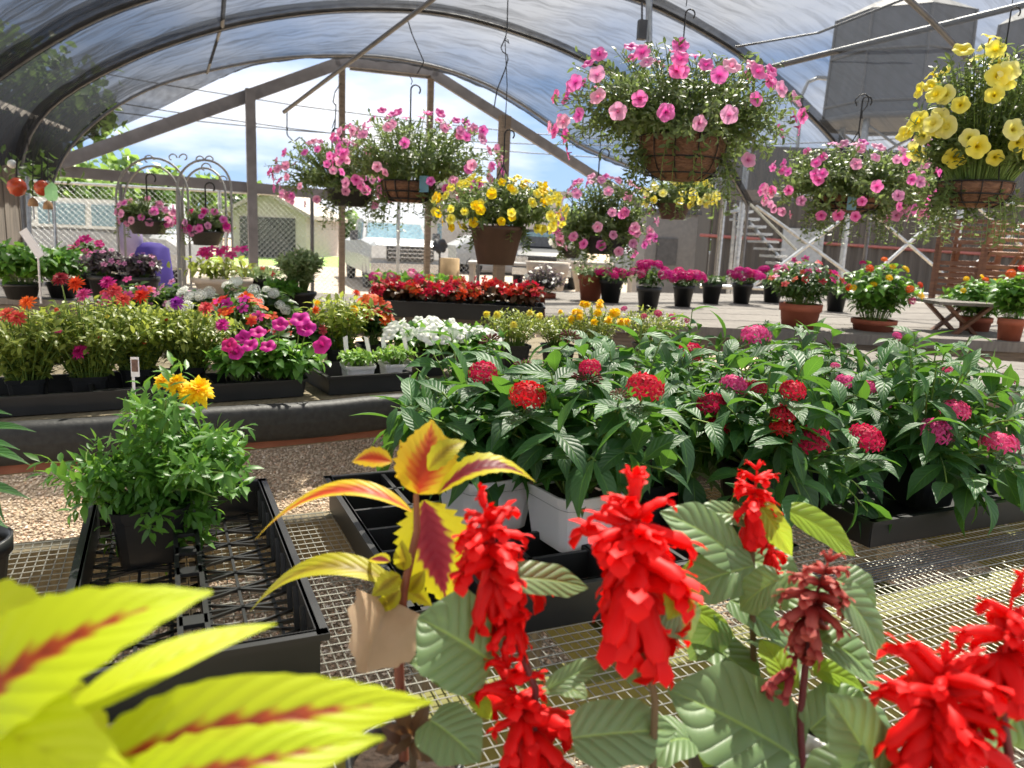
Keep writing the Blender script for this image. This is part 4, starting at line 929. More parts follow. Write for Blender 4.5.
zl = ['bushy yellow-green zinnia with faded lower leaves at the shed end of its flat', 'zinnia with a pink bloom beside the small plant tag', 'zinnia with a coral bloom behind the marigold', 'zinnia with a single purple bloom beside the magenta petunias']
for i, (x, yt, w_, fl) in enumerate([(22, 304, 130, [(8, 315, 'coral'), (18, 318, 'coral'), (28, 303, 'orange')]), (85, 294, 130, [(84, 295, 'zpink'), (61, 279, 'maroon'), (80, 352, 'hot'), (76, 284, 'orange')]), (134, 297, 112, [(114, 291, 'coral'), (123, 300, 'coral'), (141, 296, 'orange'), (108, 283, 'hot')]), (188, 303, 108, [(177, 303, 'purple'), (222, 325, 'magenta'), (206, 308, 'coral')])]):
    bk = along(x, .22+.1*(i > 1)); t = depth_of(A3(bk[0], bk[1], 1.1))
    o = bush('zinnia_plant', zl[i], x, yt, t, ZK+.008, w_, 'zin' if i != 2 else 'yell', SQ(.1, .07), 'zinnias', (), 'potted plant', 3.2, .35, 1., .8)
    heads(o, fl, t-.06, 'zinnia', .026)
    for x2, y2 in rng.uniform((x-40, yt+8), (x+40, yt+50), (4, 2)): heads(o, [(x2, y2, ['yellow', 'zpink', 'coral'][int(rng.integers(3))])], t-.05, 'zinnia', .008)
p = along(135, .06); o = thing('plant_tag', 'small white plant tag with a picture patch in front of the zinnias', 'plant tag', p)
q = dep(135, 367, depth_of(p)-.02); m = MB().box(q, (.023, .0015, .055), (CR, nrm(np.cross(UP, CR)), UP)); m.obj('tag_card', WHITEP, o, False)
MB().box(q-nrm(np.cross(UP, CR))*.0012+UP*.004, (.017, .001, .034), (CR, nrm(np.cross(UP, CR)), UP)).obj('picture_patch', solid('tag_print', '#5a4038', '#8a6a5a', .6, scale=80), o, False)
MB().box((q+p)/2-UP*.012, (.008, .0015, q[2]-p[2]-.03), (CR, nrm(np.cross(UP, CR)), UP)).obj('tag_stake', WHITEP, o, False)
pl = ['magenta petunia at the start of the three-cell flat', 'magenta petunia in the middle of the three-cell flat', 'petunia with the largest magenta bloom, next to the empty cell']
for i, (x, yt, hd) in enumerate([(240, 342, [(236, 352, 'magenta'), (250, 345, 'magenta'), (229, 345, 'hot')]), (272, 338, [(258, 332, 'magenta'), (268, 346, 'magenta'), (280, 324, 'magenta'), (243, 337, 'magenta')]), (292, 346, [(306, 328, 'magenta'), (322, 345, 'magenta'), (300, 319, 'magenta')])]):
    bk = along(x, .17); t = depth_of(A3(bk[0], bk[1], 1.1)); o = bush('petunia_plant', pl[i], x, yt, t, ZK+.008, 62, 'lush', SQ(.085, .05), 'magenta petunias', (), 'potted plant', .7, .4, 1., .95)
    heads(o, hd, t-.07, 'petunia', .03 if i == 2 else .024)
sl = ['white seedling pot nearer the magenta petunias', 'white seedling pot nearer the white petunias']
for i, x in enumerate((358, 396)):
    bk = along(x, .2); t = depth_of(A3(bk[0], bk[1], 1.05)); o = bush('seedling_pot', sl[i], x, 352-5*i, t, ZK+.008, 44, 'seed', SQ(.105, .075, WHITEP), 'white seedling pots', (), 'potted plant', 1.2, .3, 1., .9)
    for k2 in range(2):
        q = dep(x-12+22*k2, 347, t); MB().box(q, (.016, .001, .07), (nrm(CR+rand(1, .3)[0]), FW, nrm(UP+rand(1, .15)[0]))).obj('label_stake', WHITEP, o, False)
# second row on the flower bench
def row(name, cat, group, lst):
    for (label, x, yt, t, w_, style, pot, fl, dens, dome) in lst:
        bush(name, label, x, yt, t, ZK+.004, w_, style, pot, group, fl, cat, dens, dome)
row('petunia_plant', 'potted plant', None, [
 ('white petunias massed behind the white seedling pots', 428, 322, 2.85, 90, 'lush', SQ(.13, .09), [('white', 'petunia', 34, .024)], 1.2, .4),
 ('smaller white petunias beside the yellow marigolds', 470, 330, 2.9, 70, 'lush', SQ(.13, .09), [('white', 'petunia', 16, .022)], 1.1, .45)])
row('impatiens_plant', 'potted plant', 'impatiens', [
 ('vivid orange impatiens behind the magenta petunias', 238, 298, 2.85, 75, 'impat', SQ(.12, .09), [('orange', 'five', 22, .024), ('magenta', 'five', 6, .022)], 1., .5),
 ('coral and pink impatiens beside the tall green zinnias', 300, 320, 2.75, 60, 'impat', SQ(.12, .09), [('coral', 'five', 9, .02), ('white', 'five', 4, .018)], 1., .5),
 ('orange impatiens at the corner of the begonia tray', 372, 298, 2.95, 42, 'impat', SQ(.11, .09), [('orange', 'five', 16, .024), ('red', 'five', 5, .02)], 1., .5)])
row('zinnia_plant', 'potted plant', None, [
 ('tall yellow-green zinnia without many blooms behind the white pots', 340, 292, 2.8, 78, 'yell', SQ(.12, .09), [('gold', 'zinnia', 2, .018), ('orange', 'zinnia', 2, .018)], 1.3, .3)])
row('marigold_plant', 'potted plant', 'yellow marigolds', [
 ('feathery marigolds with a few lemon blooms beside the red begonias', 515, 308, 3.1, 78, 'fine', SQ(.12, .09), [('yellow', 'marigold', 5, .02)], 1.3, .4),
 ('feathery marigolds without blooms behind the dusky buds', 560, 312, 3.15, 66, 'fine', SQ(.12, .09), [('gold', 'marigold', 1, .014)], 1.3, .4),
 ('golden marigolds in full bloom behind the pentas', 597, 304, 3.15, 64, 'fine', SQ(.12, .09), [('gold', 'marigold', 16, .024)], 1.1, .4)])
row('dianthus_plant', 'potted plant', None, [
 ('wispy plant with small pink button flowers near the plank table', 652, 306, 3.3, 84, 'fine', SQ(.12, .09), [('hot', 'cluster', 5, .018)], 1.3, .35)])
row('verbena_plant', 'potted plant', 'white verbena', [
 ('white verbena cluster behind the purple zinnia', 196, 290, 3.2, 50, 'impat', SQ(.12, .09), [('white', 'cluster', 7, .03)], 1., .5),
 ('white verbena cluster behind the orange impatiens', 240, 284, 3.25, 56, 'impat', SQ(.12, .09), [('white', 'cluster', 10, .03)], 1., .5),
 ('white verbena cluster near the dark shrub', 275, 288, 3.3, 40, 'impat', SQ(.12, .09), [('white', 'cluster', 5, .026)], 1., .5)])
row('impatiens_plant', 'potted plant', 'small pink impatiens', [
 ('low pink and coral impatiens in front of the dark purple plants', 128, 280, 3.2, 60, 'impat', SQ(.12, .09), [('zpink', 'five', 8, .024), ('coral', 'five', 5, .02)], 1., .5),
 ('low pink impatiens between the purple plants and the white verbena', 170, 282, 3.25, 50, 'impat', SQ(.12, .09), [('palepink', 'five', 8, .022)], 1., .5)])
# far row: second bench
ZF = .924
def far(name, label, x, yt, t, w_, style, pot=None, fl=(), group=None, dens=1., dome=.5, lmul=1.2, cat='plant', z=ZF):
    return bush(name, label, x, yt, t, z, w_, style, pot, group, fl, cat, dens, dome, .6, lmul)
far('leafy_shrub', 'dense dark green shrub with tiny white flowers at the shed wall', 18, 244, 4.9, 95, 'lush', RP(.22, .1), [('white', 'five', 6, .02)], None, 2.2, .35, 1.5)
far('leafy_shrub', 'paler green shrub just right of the slanted white tag', 60, 246, 5.1, 52, 'lush', RP(.2, .1), [], None, 1.5, .4, 1.4)
p, hgt = stand(38, 262, 4.7, ZF); o = thing('plant_tag', 'long white tag slanting out of the dark shed-side shrub', 'plant tag', p)
MB().beam(dep(23, 230, 4.62), dep(41, 257, 4.62), .05, .006, FW).obj('tag_card', WHITEP, o, False)
MB().tube([dep(38, 253, 4.63), p], .006, 6).obj('tag_stake', WHITEP, o)
far('purple_leaf_plant', 'dark purple-leaved plant in front of the purple bundle', 105, 250, 5.0, 50, 'purp', RP(.22, .17), [('lilac', 'five', 10, .02)], 'dark purple plants', 1.6, .5)
far('purple_leaf_plant', 'dark purple-leaved plant touching the arch trellis foot', 140, 254, 5.0, 42, 'purp', RP(.22, .17), [('lilac', 'five', 8, .02)], 'dark purple plants', 1.5, .5)
far('impatiens_plant', 'bright pink flowers behind the dark purple plants', 88, 240, 5.5, 40, 'impat', RP(.2, .15), [('hot', 'five', 16, .035)], None, 1.2, .5)
o = thing('flower_bowl', 'pale oval bowl of pink flowers with a white stake', 'potted plant', stand(222, 262, 5.2, ZF)[0]); b = A3(o['_o'])
rpot(o, b, .19, .17, solid('stone_bowl', '#a89c90', '#bcb2a6', .8), taper=.6)
lf = MB(); E = b+np.stack([rng.normal(0, .16, 30), rng.normal(0, .12, 30), rng.uniform(.2, .3, 30)], 1); sprigs(lf, None, E*0+b+UP*.15, E, np.tile(UP*.05, (30, 1)), 8, .07, .035, 'ovate', rng, .6, .2); lf.obj('foliage', G['zin'], o)
for i in range(14): bloom(o, 'five', K['hot' if i % 3 else 'zpink'], dep(rng.uniform(200, 245), rng.uniform(248, 258), 5.05), TOC+UP, .035)
MB().tube([b+UP*.1, dep(226, 232, 5.1)], .008, 6).obj('stake', WHITEP, o)
far('dark_shrub', 'upright dark shrub with pale top leaves in front of the house', 300, 250, 4.95, 46, 'shrub', RP(.2, .12), [], None, 2.2, .25, 1.3)
far('leafy_shrub', 'low round green plant beside the upright dark shrub', 280, 282, 4.85, 34, 'lush', RP(.16, .12), [], None, 1.2, .5)
bl_ = ['red begonia at the post end of the black begonia tray', 'red begonia below the front of the pickup truck', 'red begonia right of the truck', 'red begonia in front of the yellow petunia pot', 'red begonia at the table end of the row']
q0 = stand(455, 290, 5.0, ZF)[0]; tray('plant_flat', 'long black tray under the row of red begonias', q0, -_y, 1.15, .34, .1)
for i, x in enumerate((392, 424, 456, 490, 522)):
    far('begonia_plant', bl_[i], x, 286, 5.0, 42, 'bego', SQ(.16, .1), [('red', 'begonia', 9, .05)], 'red begonias', 1.1, .45, 1.2, 'potted plant', ZF+.004)
far('geranium_plant', 'leafy geranium with pink heads behind the red begonias', 400, 276, 5.7, 70, 'lush', RP(.2, .16), [('hot', 'cluster', 4, .05), ('palepink', 'cluster', 2, .04)], None, 1.3, .5)
far('geranium_plant', 'leafy green plant behind the red begonias by the slim post', 440, 280, 5.8, 50, 'lush', RP(.2, .16), [('coral', 'cluster', 2, .04)], None, 1.2, .5)
far('leafy_shrub', 'pale leafy filler plants in front of the white house lawn', 258, 270, 5.6, 52, 'shrub', RP(.2, .16), [('coral', 'five', 4, .03)], None, 1.3, .5)

# ------------------------------------------------------------------ little pots on the plank table
tl_ = [('magenta dianthus in a small black pot beside the terracotta pot', 612, 274, 303, 'hot', 14, 23), ('tall small black pot of magenta dianthus nearest the bench edge', 651, 266, 312, 'hot', 12, 24), ('magenta dianthus spilling over the third black pot', 685, 274, 307, 'hot', 14, 21),
 ('flowerless seedling in a small black pot', 713, 276, 304, None, 0, 20), ('magenta dianthus in the black pot next after the flowerless one', 744, 272, 304, 'hot', 12, 20), ('magenta dianthus in the black pot beside the big terracotta pot', 775, 270, 303, 'hot', 11, 20), ('flowerless black pot partly behind the lantana', 838, 286, 312, None, 0, 20)]
for (label, x, yt, yb, col, n, pw) in tl_:
    b = on_z(x, yb, ZT); t = depth_of(b); pwm = pw*t/F
    o = bush('small_potted_plant', label, x, yt, t, ZT, 38 if col else 30, 'dark', RP(pwm, pwm*1.02), 'small pots on the plank table', [(col, 'cluster', n, .045)] if col else [], 'potted plant', .5, .5, .6, 1., (0, .9))
def terra(label, x, yt, yb, z, w_, pw, ph_, style, fl, name='terracotta_plant', grp='terracotta pots', dens=1.5, lm=1.1):
    b = on_z(x, yb, z); t = depth_of(b)
    return bush(name, label, x, yt, t, z, w_, style, RP(pw*t/F, ph_*t/F, TERRA), grp, fl, 'potted plant', dens, .5, .6, lm, (0, .9))
terra('terracotta pot of small white-green foliage on the far table corner', 592, 268, 301, ZT, 40, 26, 26, 'shrub', [('palepink', 'five', 4, .025)], dens=.8)
terra('big terracotta pot with a red and pink begonia on the step', 806, 260, 343, ZS, 78, 40, 38, 'dark', [('coral', 'five', 12, .024), ('hot', 'five', 10, .024)], dens=2.2)
terra('terracotta pot of orange and yellow lantana beside the big begonia', 882, 260, 345, ZS, 84, 42, 24, 'lant', [('gold', 'cluster', 6, .026), ('orange', 'cluster', 5, .026), ('hot', 'cluster', 2, .028)], dens=2.6)
terra('terracotta pot of sunlit lantana under the wooden chairs', 982, 278, 344, ZS, 72, 30, 26, 'lant', [('gold', 'cluster', 5, .022), ('orange', 'cluster', 1, .022)], dens=2.4)
terra('terracotta pot at the frame edge with leafy lantana', 1020, 270, 356, ZS, 50, 24, 36, 'lant', [('orange', 'cluster', 2, .03), ('red', 'cluster', 1, .03)])
b, h = stand(545, 262, 6.0, ZT-.05); o = bush('small_potted_plant', 'dark round plant in a brown pot behind the yellow petunia pot', 545, 262, 6.3, ZT-.16, 46, 'purp', RP(.2, .2, TERRA), None, [('white', 'five', 5, .02)], 'potted plant', 1.3, .6, .6, 1.1)
# ------------------------------------------------------------------ hanging baskets
def basket(label, cx, cy, t, rx, ryu, ryd, bcx, bcy, br, bh, cols, nf, fR, kind='coco', hang=None, dens=1., leafm='petun', trail=.35, topbias=0., name='hanging_basket', tagc=None, lmul=1., only=None):
    """crown ellipse (cx, cy, rx, up, down) and basket rim centre/size in image units at depth t"""
    k = t/F; c = dep(bcx, bcy, t); o = thing(name, label, 'hanging basket', c, 'hanging flower baskets'); R = br*k; H = bh*k
    if kind == 'coco':
        cl_ = MB().lathe(c, [(.001, -H), (R*.5, -H*.97), (R*.82, -H*.72), (R*.97, -H*.3), (R, 0), (R*.93, 0), (.001, -H*.1)], 26).obj('coco_liner', COCO, o)
        m = MB()
        for f in (0, .5, .85):
            rr = R*(1.015-.25*f**2); a = np.linspace(0, 2*PI, 25); m.tube(np.stack([c[0]+rr*np.cos(a), c[1]+rr*np.sin(a), np.full(25, c[2]-H*f)], 1), .0025*(t/2.5), 5, False)
        for a in np.arange(12)*PI/6:
            q = np.linspace(0, 1, 7); rr = R*np.array([1.015, 1., .985, .93, .84, .7, .5]); m.tube(np.stack([c[0]+rr*math.cos(a), c[1]+rr*math.sin(a), c[2]-H*np.array([0, .2, .35, .55, .74, .88, .99])], 1), .002*(t/2.5), 4, False)
        m.obj('wire_frame', WIRE, cl_)
    else:
        MB().lathe(c, [(.001, -H), (R*.68, -H), (R*.95, -H*.12), (R*1.04, -H*.1), (R*1.05, 0), (R*.96, 0), (.001, -H*.1)], 26).obj('pot', BROWNP if kind == 'brown' else BLACKM, o)
    n = int(215*dens); lf, st = MB(), MB(); rng_ = rng
    d = nrm(rng_.normal(0, 1, (n, 3))*A3(1, 1, .9)); d[:, 2] = np.where(d[:, 2] < -.55, -d[:, 2], d[:, 2])
    cc = dep(cx, cy, t); s_ = rng_.uniform(.62, 1.03, n)**.8; lump = 1+.13*np.sin(d[:, 0]*7+cx)*np.cos(d[:, 1]*6)+.08*np.sin(d[:, 2]*11)
    ax = np.where(d[:, 2] > 0, ryu, ryd); hv = A3(CR[0], CR[1], 0); hf = nrm(A3(FW[0], FW[1], 0))
    E = cc+(hv[None]*d[:, :1]*rx+hf[None]*d[:, 1:2]*rx*.8+UP[None]*d[:, 2:]*ax[:, None])*k*(s_*lump)[:, None]
    O = c+(E-c)*A3(.3, .3, 0)+np.clip((E-c)*.3, -R*.6, R*.6)*A3(1, 1, 0)*.3+UP*.01
    far_ = np.linalg.norm((E-c)[:, :2], axis=1)/max(R, .01)
    sprigs(lf, st, O, E, UP*(np.maximum(0, .35*np.linalg.norm(E-O, axis=1)-.1*(E-O)[:, 2]))[:, None], 14, .036*lmul, .015*lmul, 'ovate', rng_, .5, .25, 55, .45, .0016*(t/2.5), 4, .4, .2)
    # hanging trails
    nt = int(60*dens*trail/.35); a = rng_.random(nt)*6.28; a = a[(np.cos(a)*FW[0]+np.sin(a)*FW[1] > -.55) | (rng_.random(nt) < .12)]; nt = len(a); Tq = c+np.stack([np.cos(a)*R*rng_.uniform(.8, 1.5, nt), np.sin(a)*R*rng_.uniform(.8, 1.4, nt), rng_.uniform(-ryd*1.15, -ryd*.3, nt)*k], 1)
    if nt: sprigs(lf, st, c+(Tq-c)*A3(.4, .4, 0), Tq, np.tile(UP*.05+0, (nt, 1))+(Tq-c)*A3(.35, .35, 0), 14, .034*lmul, .014*lmul, 'ovate', rng_, .5, .25, 60, .3, .0015, 4, .4, .2)
    st.obj('stems', STEM, o); lf.obj('foliage', G[leafm], o)
    pts = only if only else []
    i = 0
    while len(pts) < nf and i < 5000:
        i += 1; x, y, z = nrm(rng_.normal(0, 1, 3))
        if z < -.75 or y > .55: continue
        if topbias and z < rng_.uniform(-1.2, .5)*1 and rng_.random() < topbias: continue
        P = cc+(hv*x*rx+hf*y*rx*.82+UP*z*(ryu if z > 0 else ryd*.9))*k*rng_.uniform(.93, 1.06); pts.append((P, hv*x+hf*(y-.55)+UP*(z*.6+.15)))
    for j, (P, nn) in enumerate(pts):
        col = cols[j % len(cols)]; bloom(o, 'petunia', K[col], P, nn+rand(1, .25)[0], fR*rng_.uniform(.8, 1.12), None)
    if tagc:
        q = dep(tagc[0], tagc[1], t-R*.9); MB().box(q, (.035*t/3, .002, .06*t/3), (CR, nrm(np.cross(UP, CR)), UP)).obj('basket_tag', solid('blue_tag', '#5a8aa0', '#6f9fb4', .5), o, False)
    if hang:
        top = dep(hang[0], hang[1], t); m = MB(); mh = MB()
        jn = c+(top-c)*.8; jn = A3(top[0], top[1], top[2]-.11*(t/2.6))
        for a in (.4, 2.5, 4.6): m.tube([c+A3(math.cos(a)*R, math.sin(a)*R, 0), (c+A3(math.cos(a)*R, math.sin(a)*R, 0)+jn)/2, jn], .0022*(t/2.6), 5)
        hw_ = m.obj('hanger_wire', WIRE, o)
        q = np.linspace(0, PI*1.25, 12); rh = .016*(t/2.6); hk = [jn, jn+UP*.05*(t/2.6)]+[top-UP*.02+hv*(rh-rh*math.cos(x))+UP*rh*math.sin(x)-hv*0 for x in q]
        mh.tube(hk, .0026*(t/2.6), 6); mh.obj('hook', WIRE, hw_)
        if len(hang) > 2:      # wire going on up to the roof
            u = dep(hang[2], hang[3], t); MB().tube([top+UP*rh*.3, (top+u)/2+hv*.01, u], .0016*(t/2.6), 5).obj('drop_wire', WIRE, o)
    return o
basket('largest pink petunia basket in a round coco liner under the roof', 672, 118, 2.7, 122, 66, 68, 683, 138, 43, 42, ['pink', 'pink', 'palepink'], 56, .027, hang=(686, 8, 686, -40), dens=2.2, topbias=.97)
basket('yellow petunia basket in a coco liner at the frame edge', 994, 126, 2.4, 80, 80, 56, 976, 183, 34, 24, ['yellow', 'paleyel', 'yellow'], 62, .03, hang=(1012, 5, 1012, -30), dens=1.5, topbias=.3, leafm='petun')
basket('pink petunia basket hanging below the tank tower', 850, 190, 3.8, 86, 44, 44, 850, 196, 30, 16, ['pink', 'palepink', 'pink', 'lilac'], 80, .025, hang=(863, 97), dens=1.5, topbias=.35, tagc=(852, 202), lmul=1.15)
basket('pale pink basket overhanging beside the yellow frame-edge basket', 915, 185, 4.1, 46, 40, 50, 918, 190, 24, 16, ['palepink', 'pink', 'lilac'], 14, .028, dens=.8, hang=(915, 120), lmul=1.15)
basket('pink petunia basket with a blue tag, the nearer of the twin baskets by the posts', 416, 160, 4.3, 84, 46, 44, 408, 182, 26, 20, ['pink', 'lilac', 'pink', 'palepink'], 92, .027, hang=(411, 86, 410, 76), dens=1.3, tagc=(424, 184), lmul=1.2)
basket('lilac-pink petunia basket, the one nearer the thick dark post', 335, 180, 5.1, 62, 40, 36, 350, 190, 24, 16, ['palepink', 'pink', 'lilac'], 80, .028, 'black', hang=(332, 130, 336, 104), dens=1.1, lmul=1.2)
basket('bright yellow petunias in a brown plastic hanging pot', 500, 212, 3.6, 68, 34, 26, 497, 226, 27, 38, ['yellow', 'gold', 'yellow'], 80, .022, 'brown', hang=(505, 130, 505, 40), dens=1.0, trail=.2, lmul=1.1)
basket('pale pink petunia basket spilling down behind the largest basket', 605, 222, 5.0, 52, 44, 46, 604, 236, 22, 18, ['palepink', 'lilac', 'pink'], 66, .03, 'black', hang=(600, 150, 600, 90), dens=1.0, lmul=1.3)
basket('small lemon yellow basket in a brown pot under the largest basket', 680, 198, 4.6, 38, 20, 14, 674, 204, 17, 15, ['paleyel', 'yellow'], 40, .026, 'brown', hang=(676, 150, 676, 100), dens=.6, trail=.2, lmul=1.2)
basket('small leafy basket of white flowers far off beside the tall post', 572, 242, 7.5, 22, 14, 12, 572, 250, 10, 8, ['white'], 8, .03, 'black', hang=(572, 205, 572, 180), dens=.4, trail=.2, lmul=1.8)
basket('basket of pink petunias hung in the wider arch trellis', 146, 214, 6.95, 30, 15, 16, 148, 220, 21, 14, ['pink', 'palepink', 'lilac'], 30, .034, 'black', hang=(146, 176), dens=.55, trail=.3, lmul=1.4)
basket('basket of deep pink petunias hung in the arch trellis nearer the thick post', 206, 224, 6.85, 26, 14, 14, 206, 231, 17, 14, ['pink', 'hot', 'lilac'], 26, .034, 'black', hang=(205, 185), dens=.5, trail=.3, lmul=1.4)
# spare hooks and wires dangling from the roof
for i, (lab, pts, t) in enumerate([('S-shaped wire hook dangling alone under the gable rafter', [(508, -5), (507, 30), (505, 40), (510, 44), (506, 36), (500, 50), (509, 56), (505, 70), (497, 90), (494, 108)], 5.), ('thin wire loop left empty beside the slim post', [(287, 112), (287, 135), (294, 142), (296, 140), (300, 137), (310, 146), (322, 150)], 9.),
    ('bent wire hook beside the slim timber post', [(341, 83), (335, 92), (333, 102), (336, 106), (335, 125), (332, 145)], 9.5), ('wire hanging from the second hoop near the ridge pipe', [(407, 18), (412, 34), (418, 48), (424, 62), (417, 74)], 7.), ('dark empty pot hook hanging before the tank tower', [(857, 106), (855, 100), (860, 95), (866, 94), (869, 99), (867, 106), (862, 112), (862, 119)], 3.5)]):
    P = [dep(x, y, t) for x, y in pts]; tag(MB().tube(resample(P, 26), .0008*t, 6).obj('wire_hook', WIRE), lab, 'hook', 'loose hooks')
a = dep(642, 20, 5.5); o = thing('roof_motor', 'small grey box on a rod hanging behind the largest pink basket', 'fixture', a)
MB().box(dep(642, 30, 5.5), (.06, .05, .13)).obj('body', DKSTEEL, o, False); MB().tube([dep(649, -10, 5.6), dep(649, 60, 5.6)], .025, 8).obj('rod', STEEL, o); MB().tube([dep(642, 2, 5.5), dep(642, 22, 5.5)], .008, 6).obj('link', DKSTEEL, o)

# ------------------------------------------------------------------ arch trellises and shed corner
IRON = solid('iron', '#8a8884', '#9c9a96', .5, .4)
def arch(label, x0, x1, ytop, t, scr):
    xc, hw = (x0+x1)/2, (x1-x0)/2; b = dep(xc, 280, t); b[2] = 0; o = thing('arch_trellis', label, 'trellis', b)
    for dy, nm in ((0, 'front_hoop'), (.35, 'back_hoop')):
        a = np.linspace(0, PI, 17); top = [dep(xc-hw*math.cos(q)*(1 if dy == 0 else .8), ytop+hw*1.05*(1-math.sin(q))+(0 if dy == 0 else 8), t+dy) for q in a]
        l, r2 = top[0].copy(), top[-1].copy(); l[2] = r2[2] = 0; MB().tube(np.vstack([l, top, r2]), .0105, 7).obj(nm, IRON, o)
    for (sx_, sy_, rr, dirn) in scr:
        q = np.linspace(0, 4.4, 20); pts = [dep(sx_+dirn*rr*math.cos(v)*(1-v/7), sy_-rr*math.sin(v)*(1-v/7), t) for v in q]; MB().tube(pts, .006, 5).obj('scroll', IRON, o)
    return o
arch('wider iron arch trellis with scrolls nearer the shed', 116, 188, 158, 6.9, [(172, 158, 5, 1), (184, 158, 5, -1), (124, 174, 5, 1), (148, 160, 6, 1)])
arch('narrower iron arch trellis with scrolls beside the thick dark post', 177, 231, 160, 6.8, [(199, 160, 5, 1), (210, 160, 5, -1), (205, 168, 6, 1), (222, 180, 5, 1)])
p = dep(178, 274, 6.75); tag(MB().tube([A3(p[0], p[1], 0), dep(178, 196, 6.75)], .02, 8).obj('iron_stake', IRON), 'straight iron stake between the two arch trellises', 'stake')
# shed
o = thing('wooden_shed', 'dark weathered wooden shed wall with a corrugated roof edge at the frame edge', 'shed', A3(*dep(0, 280, 7.2)[:2], 0))
a, b2 = dep(-60, 200, 6.6), dep(24, 200, 8.2); a[2] = b2[2] = 0; SH = solid('shed_wood', '#47423e', '#6b645c', .9, scale=5, stretch=(9, 9, .6)); dd = nrm(b2-a); nnm = A3(-dd[1], dd[0], 0); Ls = np.linalg.norm(b2-a)
for i in range(10):
    MB().beam(a+dd*(Ls*(i+.5)/10), a+dd*(Ls*(i+.5)/10)+UP*2.45, .02+.012*(i % 2), Ls/10*.96, dd).obj('plank', SH, o, False)
TIN = solid('tin_roof', '#8a8278', '#a79e92', .6, .4); g = []
for j in range(41): q = a-dd*.1+dd*(Ls+.75)*j/40; g.append([q+UP*(2.42+.025*math.sin(j*1.9))-nnm*.28, q+UP*(2.85+.025*math.sin(j*1.9))+nnm*.9])
m = MB(); m.grid(np.array(g)); m.obj('corrugated_roof', TIN, o)
MB().tube([A3(*dep(26, 250, 7.6)[:2], 0), dep(25, 150, 7.6)], .03, 8).obj('corner_pipe', STEEL, o)
GL = solid('glazed_orange', '#8a2a14', '#c04a20', .25)
for lab, x, y, r_, mat, k in [('round orange ceramic ornament hanging nearest the shed planks', 17, 187, 9, GL, 'lantern_ornament'), ('round orange ceramic ornament beside the leaf stake', 42, 188, 7.5, GL, 'lantern_ornament')]:
    t = 5.9; c = dep(x, y, t); R = r_*t/F; o = thing(k, lab, 'ornament', c, 'orange hanging ornaments')
    MB().lathe(c, [(R*.2, -R), (R*.7, -R*.75), (R, -R*.1), (R*.9, R*.5), (R*.45, R*.9), (R*.2, R)], 16, squash=lambda q: 1+.06*np.cos(8*q)).obj('orb', mat, o)
    MB().tube([c+UP*R*.9, dep(x, 158, t)], .006, 5).obj('cord', WIRE, o)
for lab, x, y, mat, k in [('clear glass ball hanging by the shed roof', 12, 164, solid('pale_glass', '#b8c0c0', '#d0d6d6', .15), 'glass_ball'), ('small tan bell below the first orange ornament', 33, 202, solid('tan_clay', '#8a6a4a', '#a58058', .7), 'clay_bell'), ('small tan bell below the second orange ornament', 48, 205, solid('tan_clay', '#8a6a4a'), 'clay_bell')]:
    t = 5.9; c = dep(x, y, t); R = 4.3*t/F; o = thing(k, lab, 'ornament', c, 'small hanging ornaments')
    (MB().ball(c, R, 14, 10) if k == 'glass_ball' else MB().lathe(c, [(R*1.05, -R), (R*1.1, -R*.6), (R*.9, R*.4), (R*.3, R)], 14)).obj('bell' if k == 'clay_bell' else 'ball', mat, o)
    MB().tube([c+UP*R*.8, dep(x, 150, t)], .004, 5).obj('cord', WIRE, o)
    if k == 'clay_bell': MB().tube([c-UP*R*.9, c-UP*R*4], .006, 5).obj('clapper_chain', STEEL, o)
p = dep(54, 245, 5.4); o = thing('leaf_stake', 'green leaf-shaped garden stake on a white rod', 'garden stake', A3(p[0], p[1], .92))
MB().tube([A3(p[0], p[1], .92), dep(54, 195, 5.4)], .008, 6).obj('rod', STEEL, o); m = MB(); bigleaf(m, dep(53, 201, 5.38), dep(52, 182, 5.38), 13*5.4/F, TOC, .01, .15, 'heart'); m.obj('leaf', solid('green_glass_leaf', '#6fae6a', '#9ccf96', .4, trans=.3), o)
p = dep(30, 170, 6.2); o = thing('dried_garland', 'dried plant bunch hanging among the orange ornaments', 'garland', p); m = MB(); P = p+rand(60, .07)*A3(1.6, 1, 1); leaves(m, P, rand(60, 1), rand(60, 1), .09, .035, 'ovate', 4); m.obj('foliage', G['dark'], o); MB().tube([p, p+UP*.35], .004, 5).obj('cord', WIRE, o)

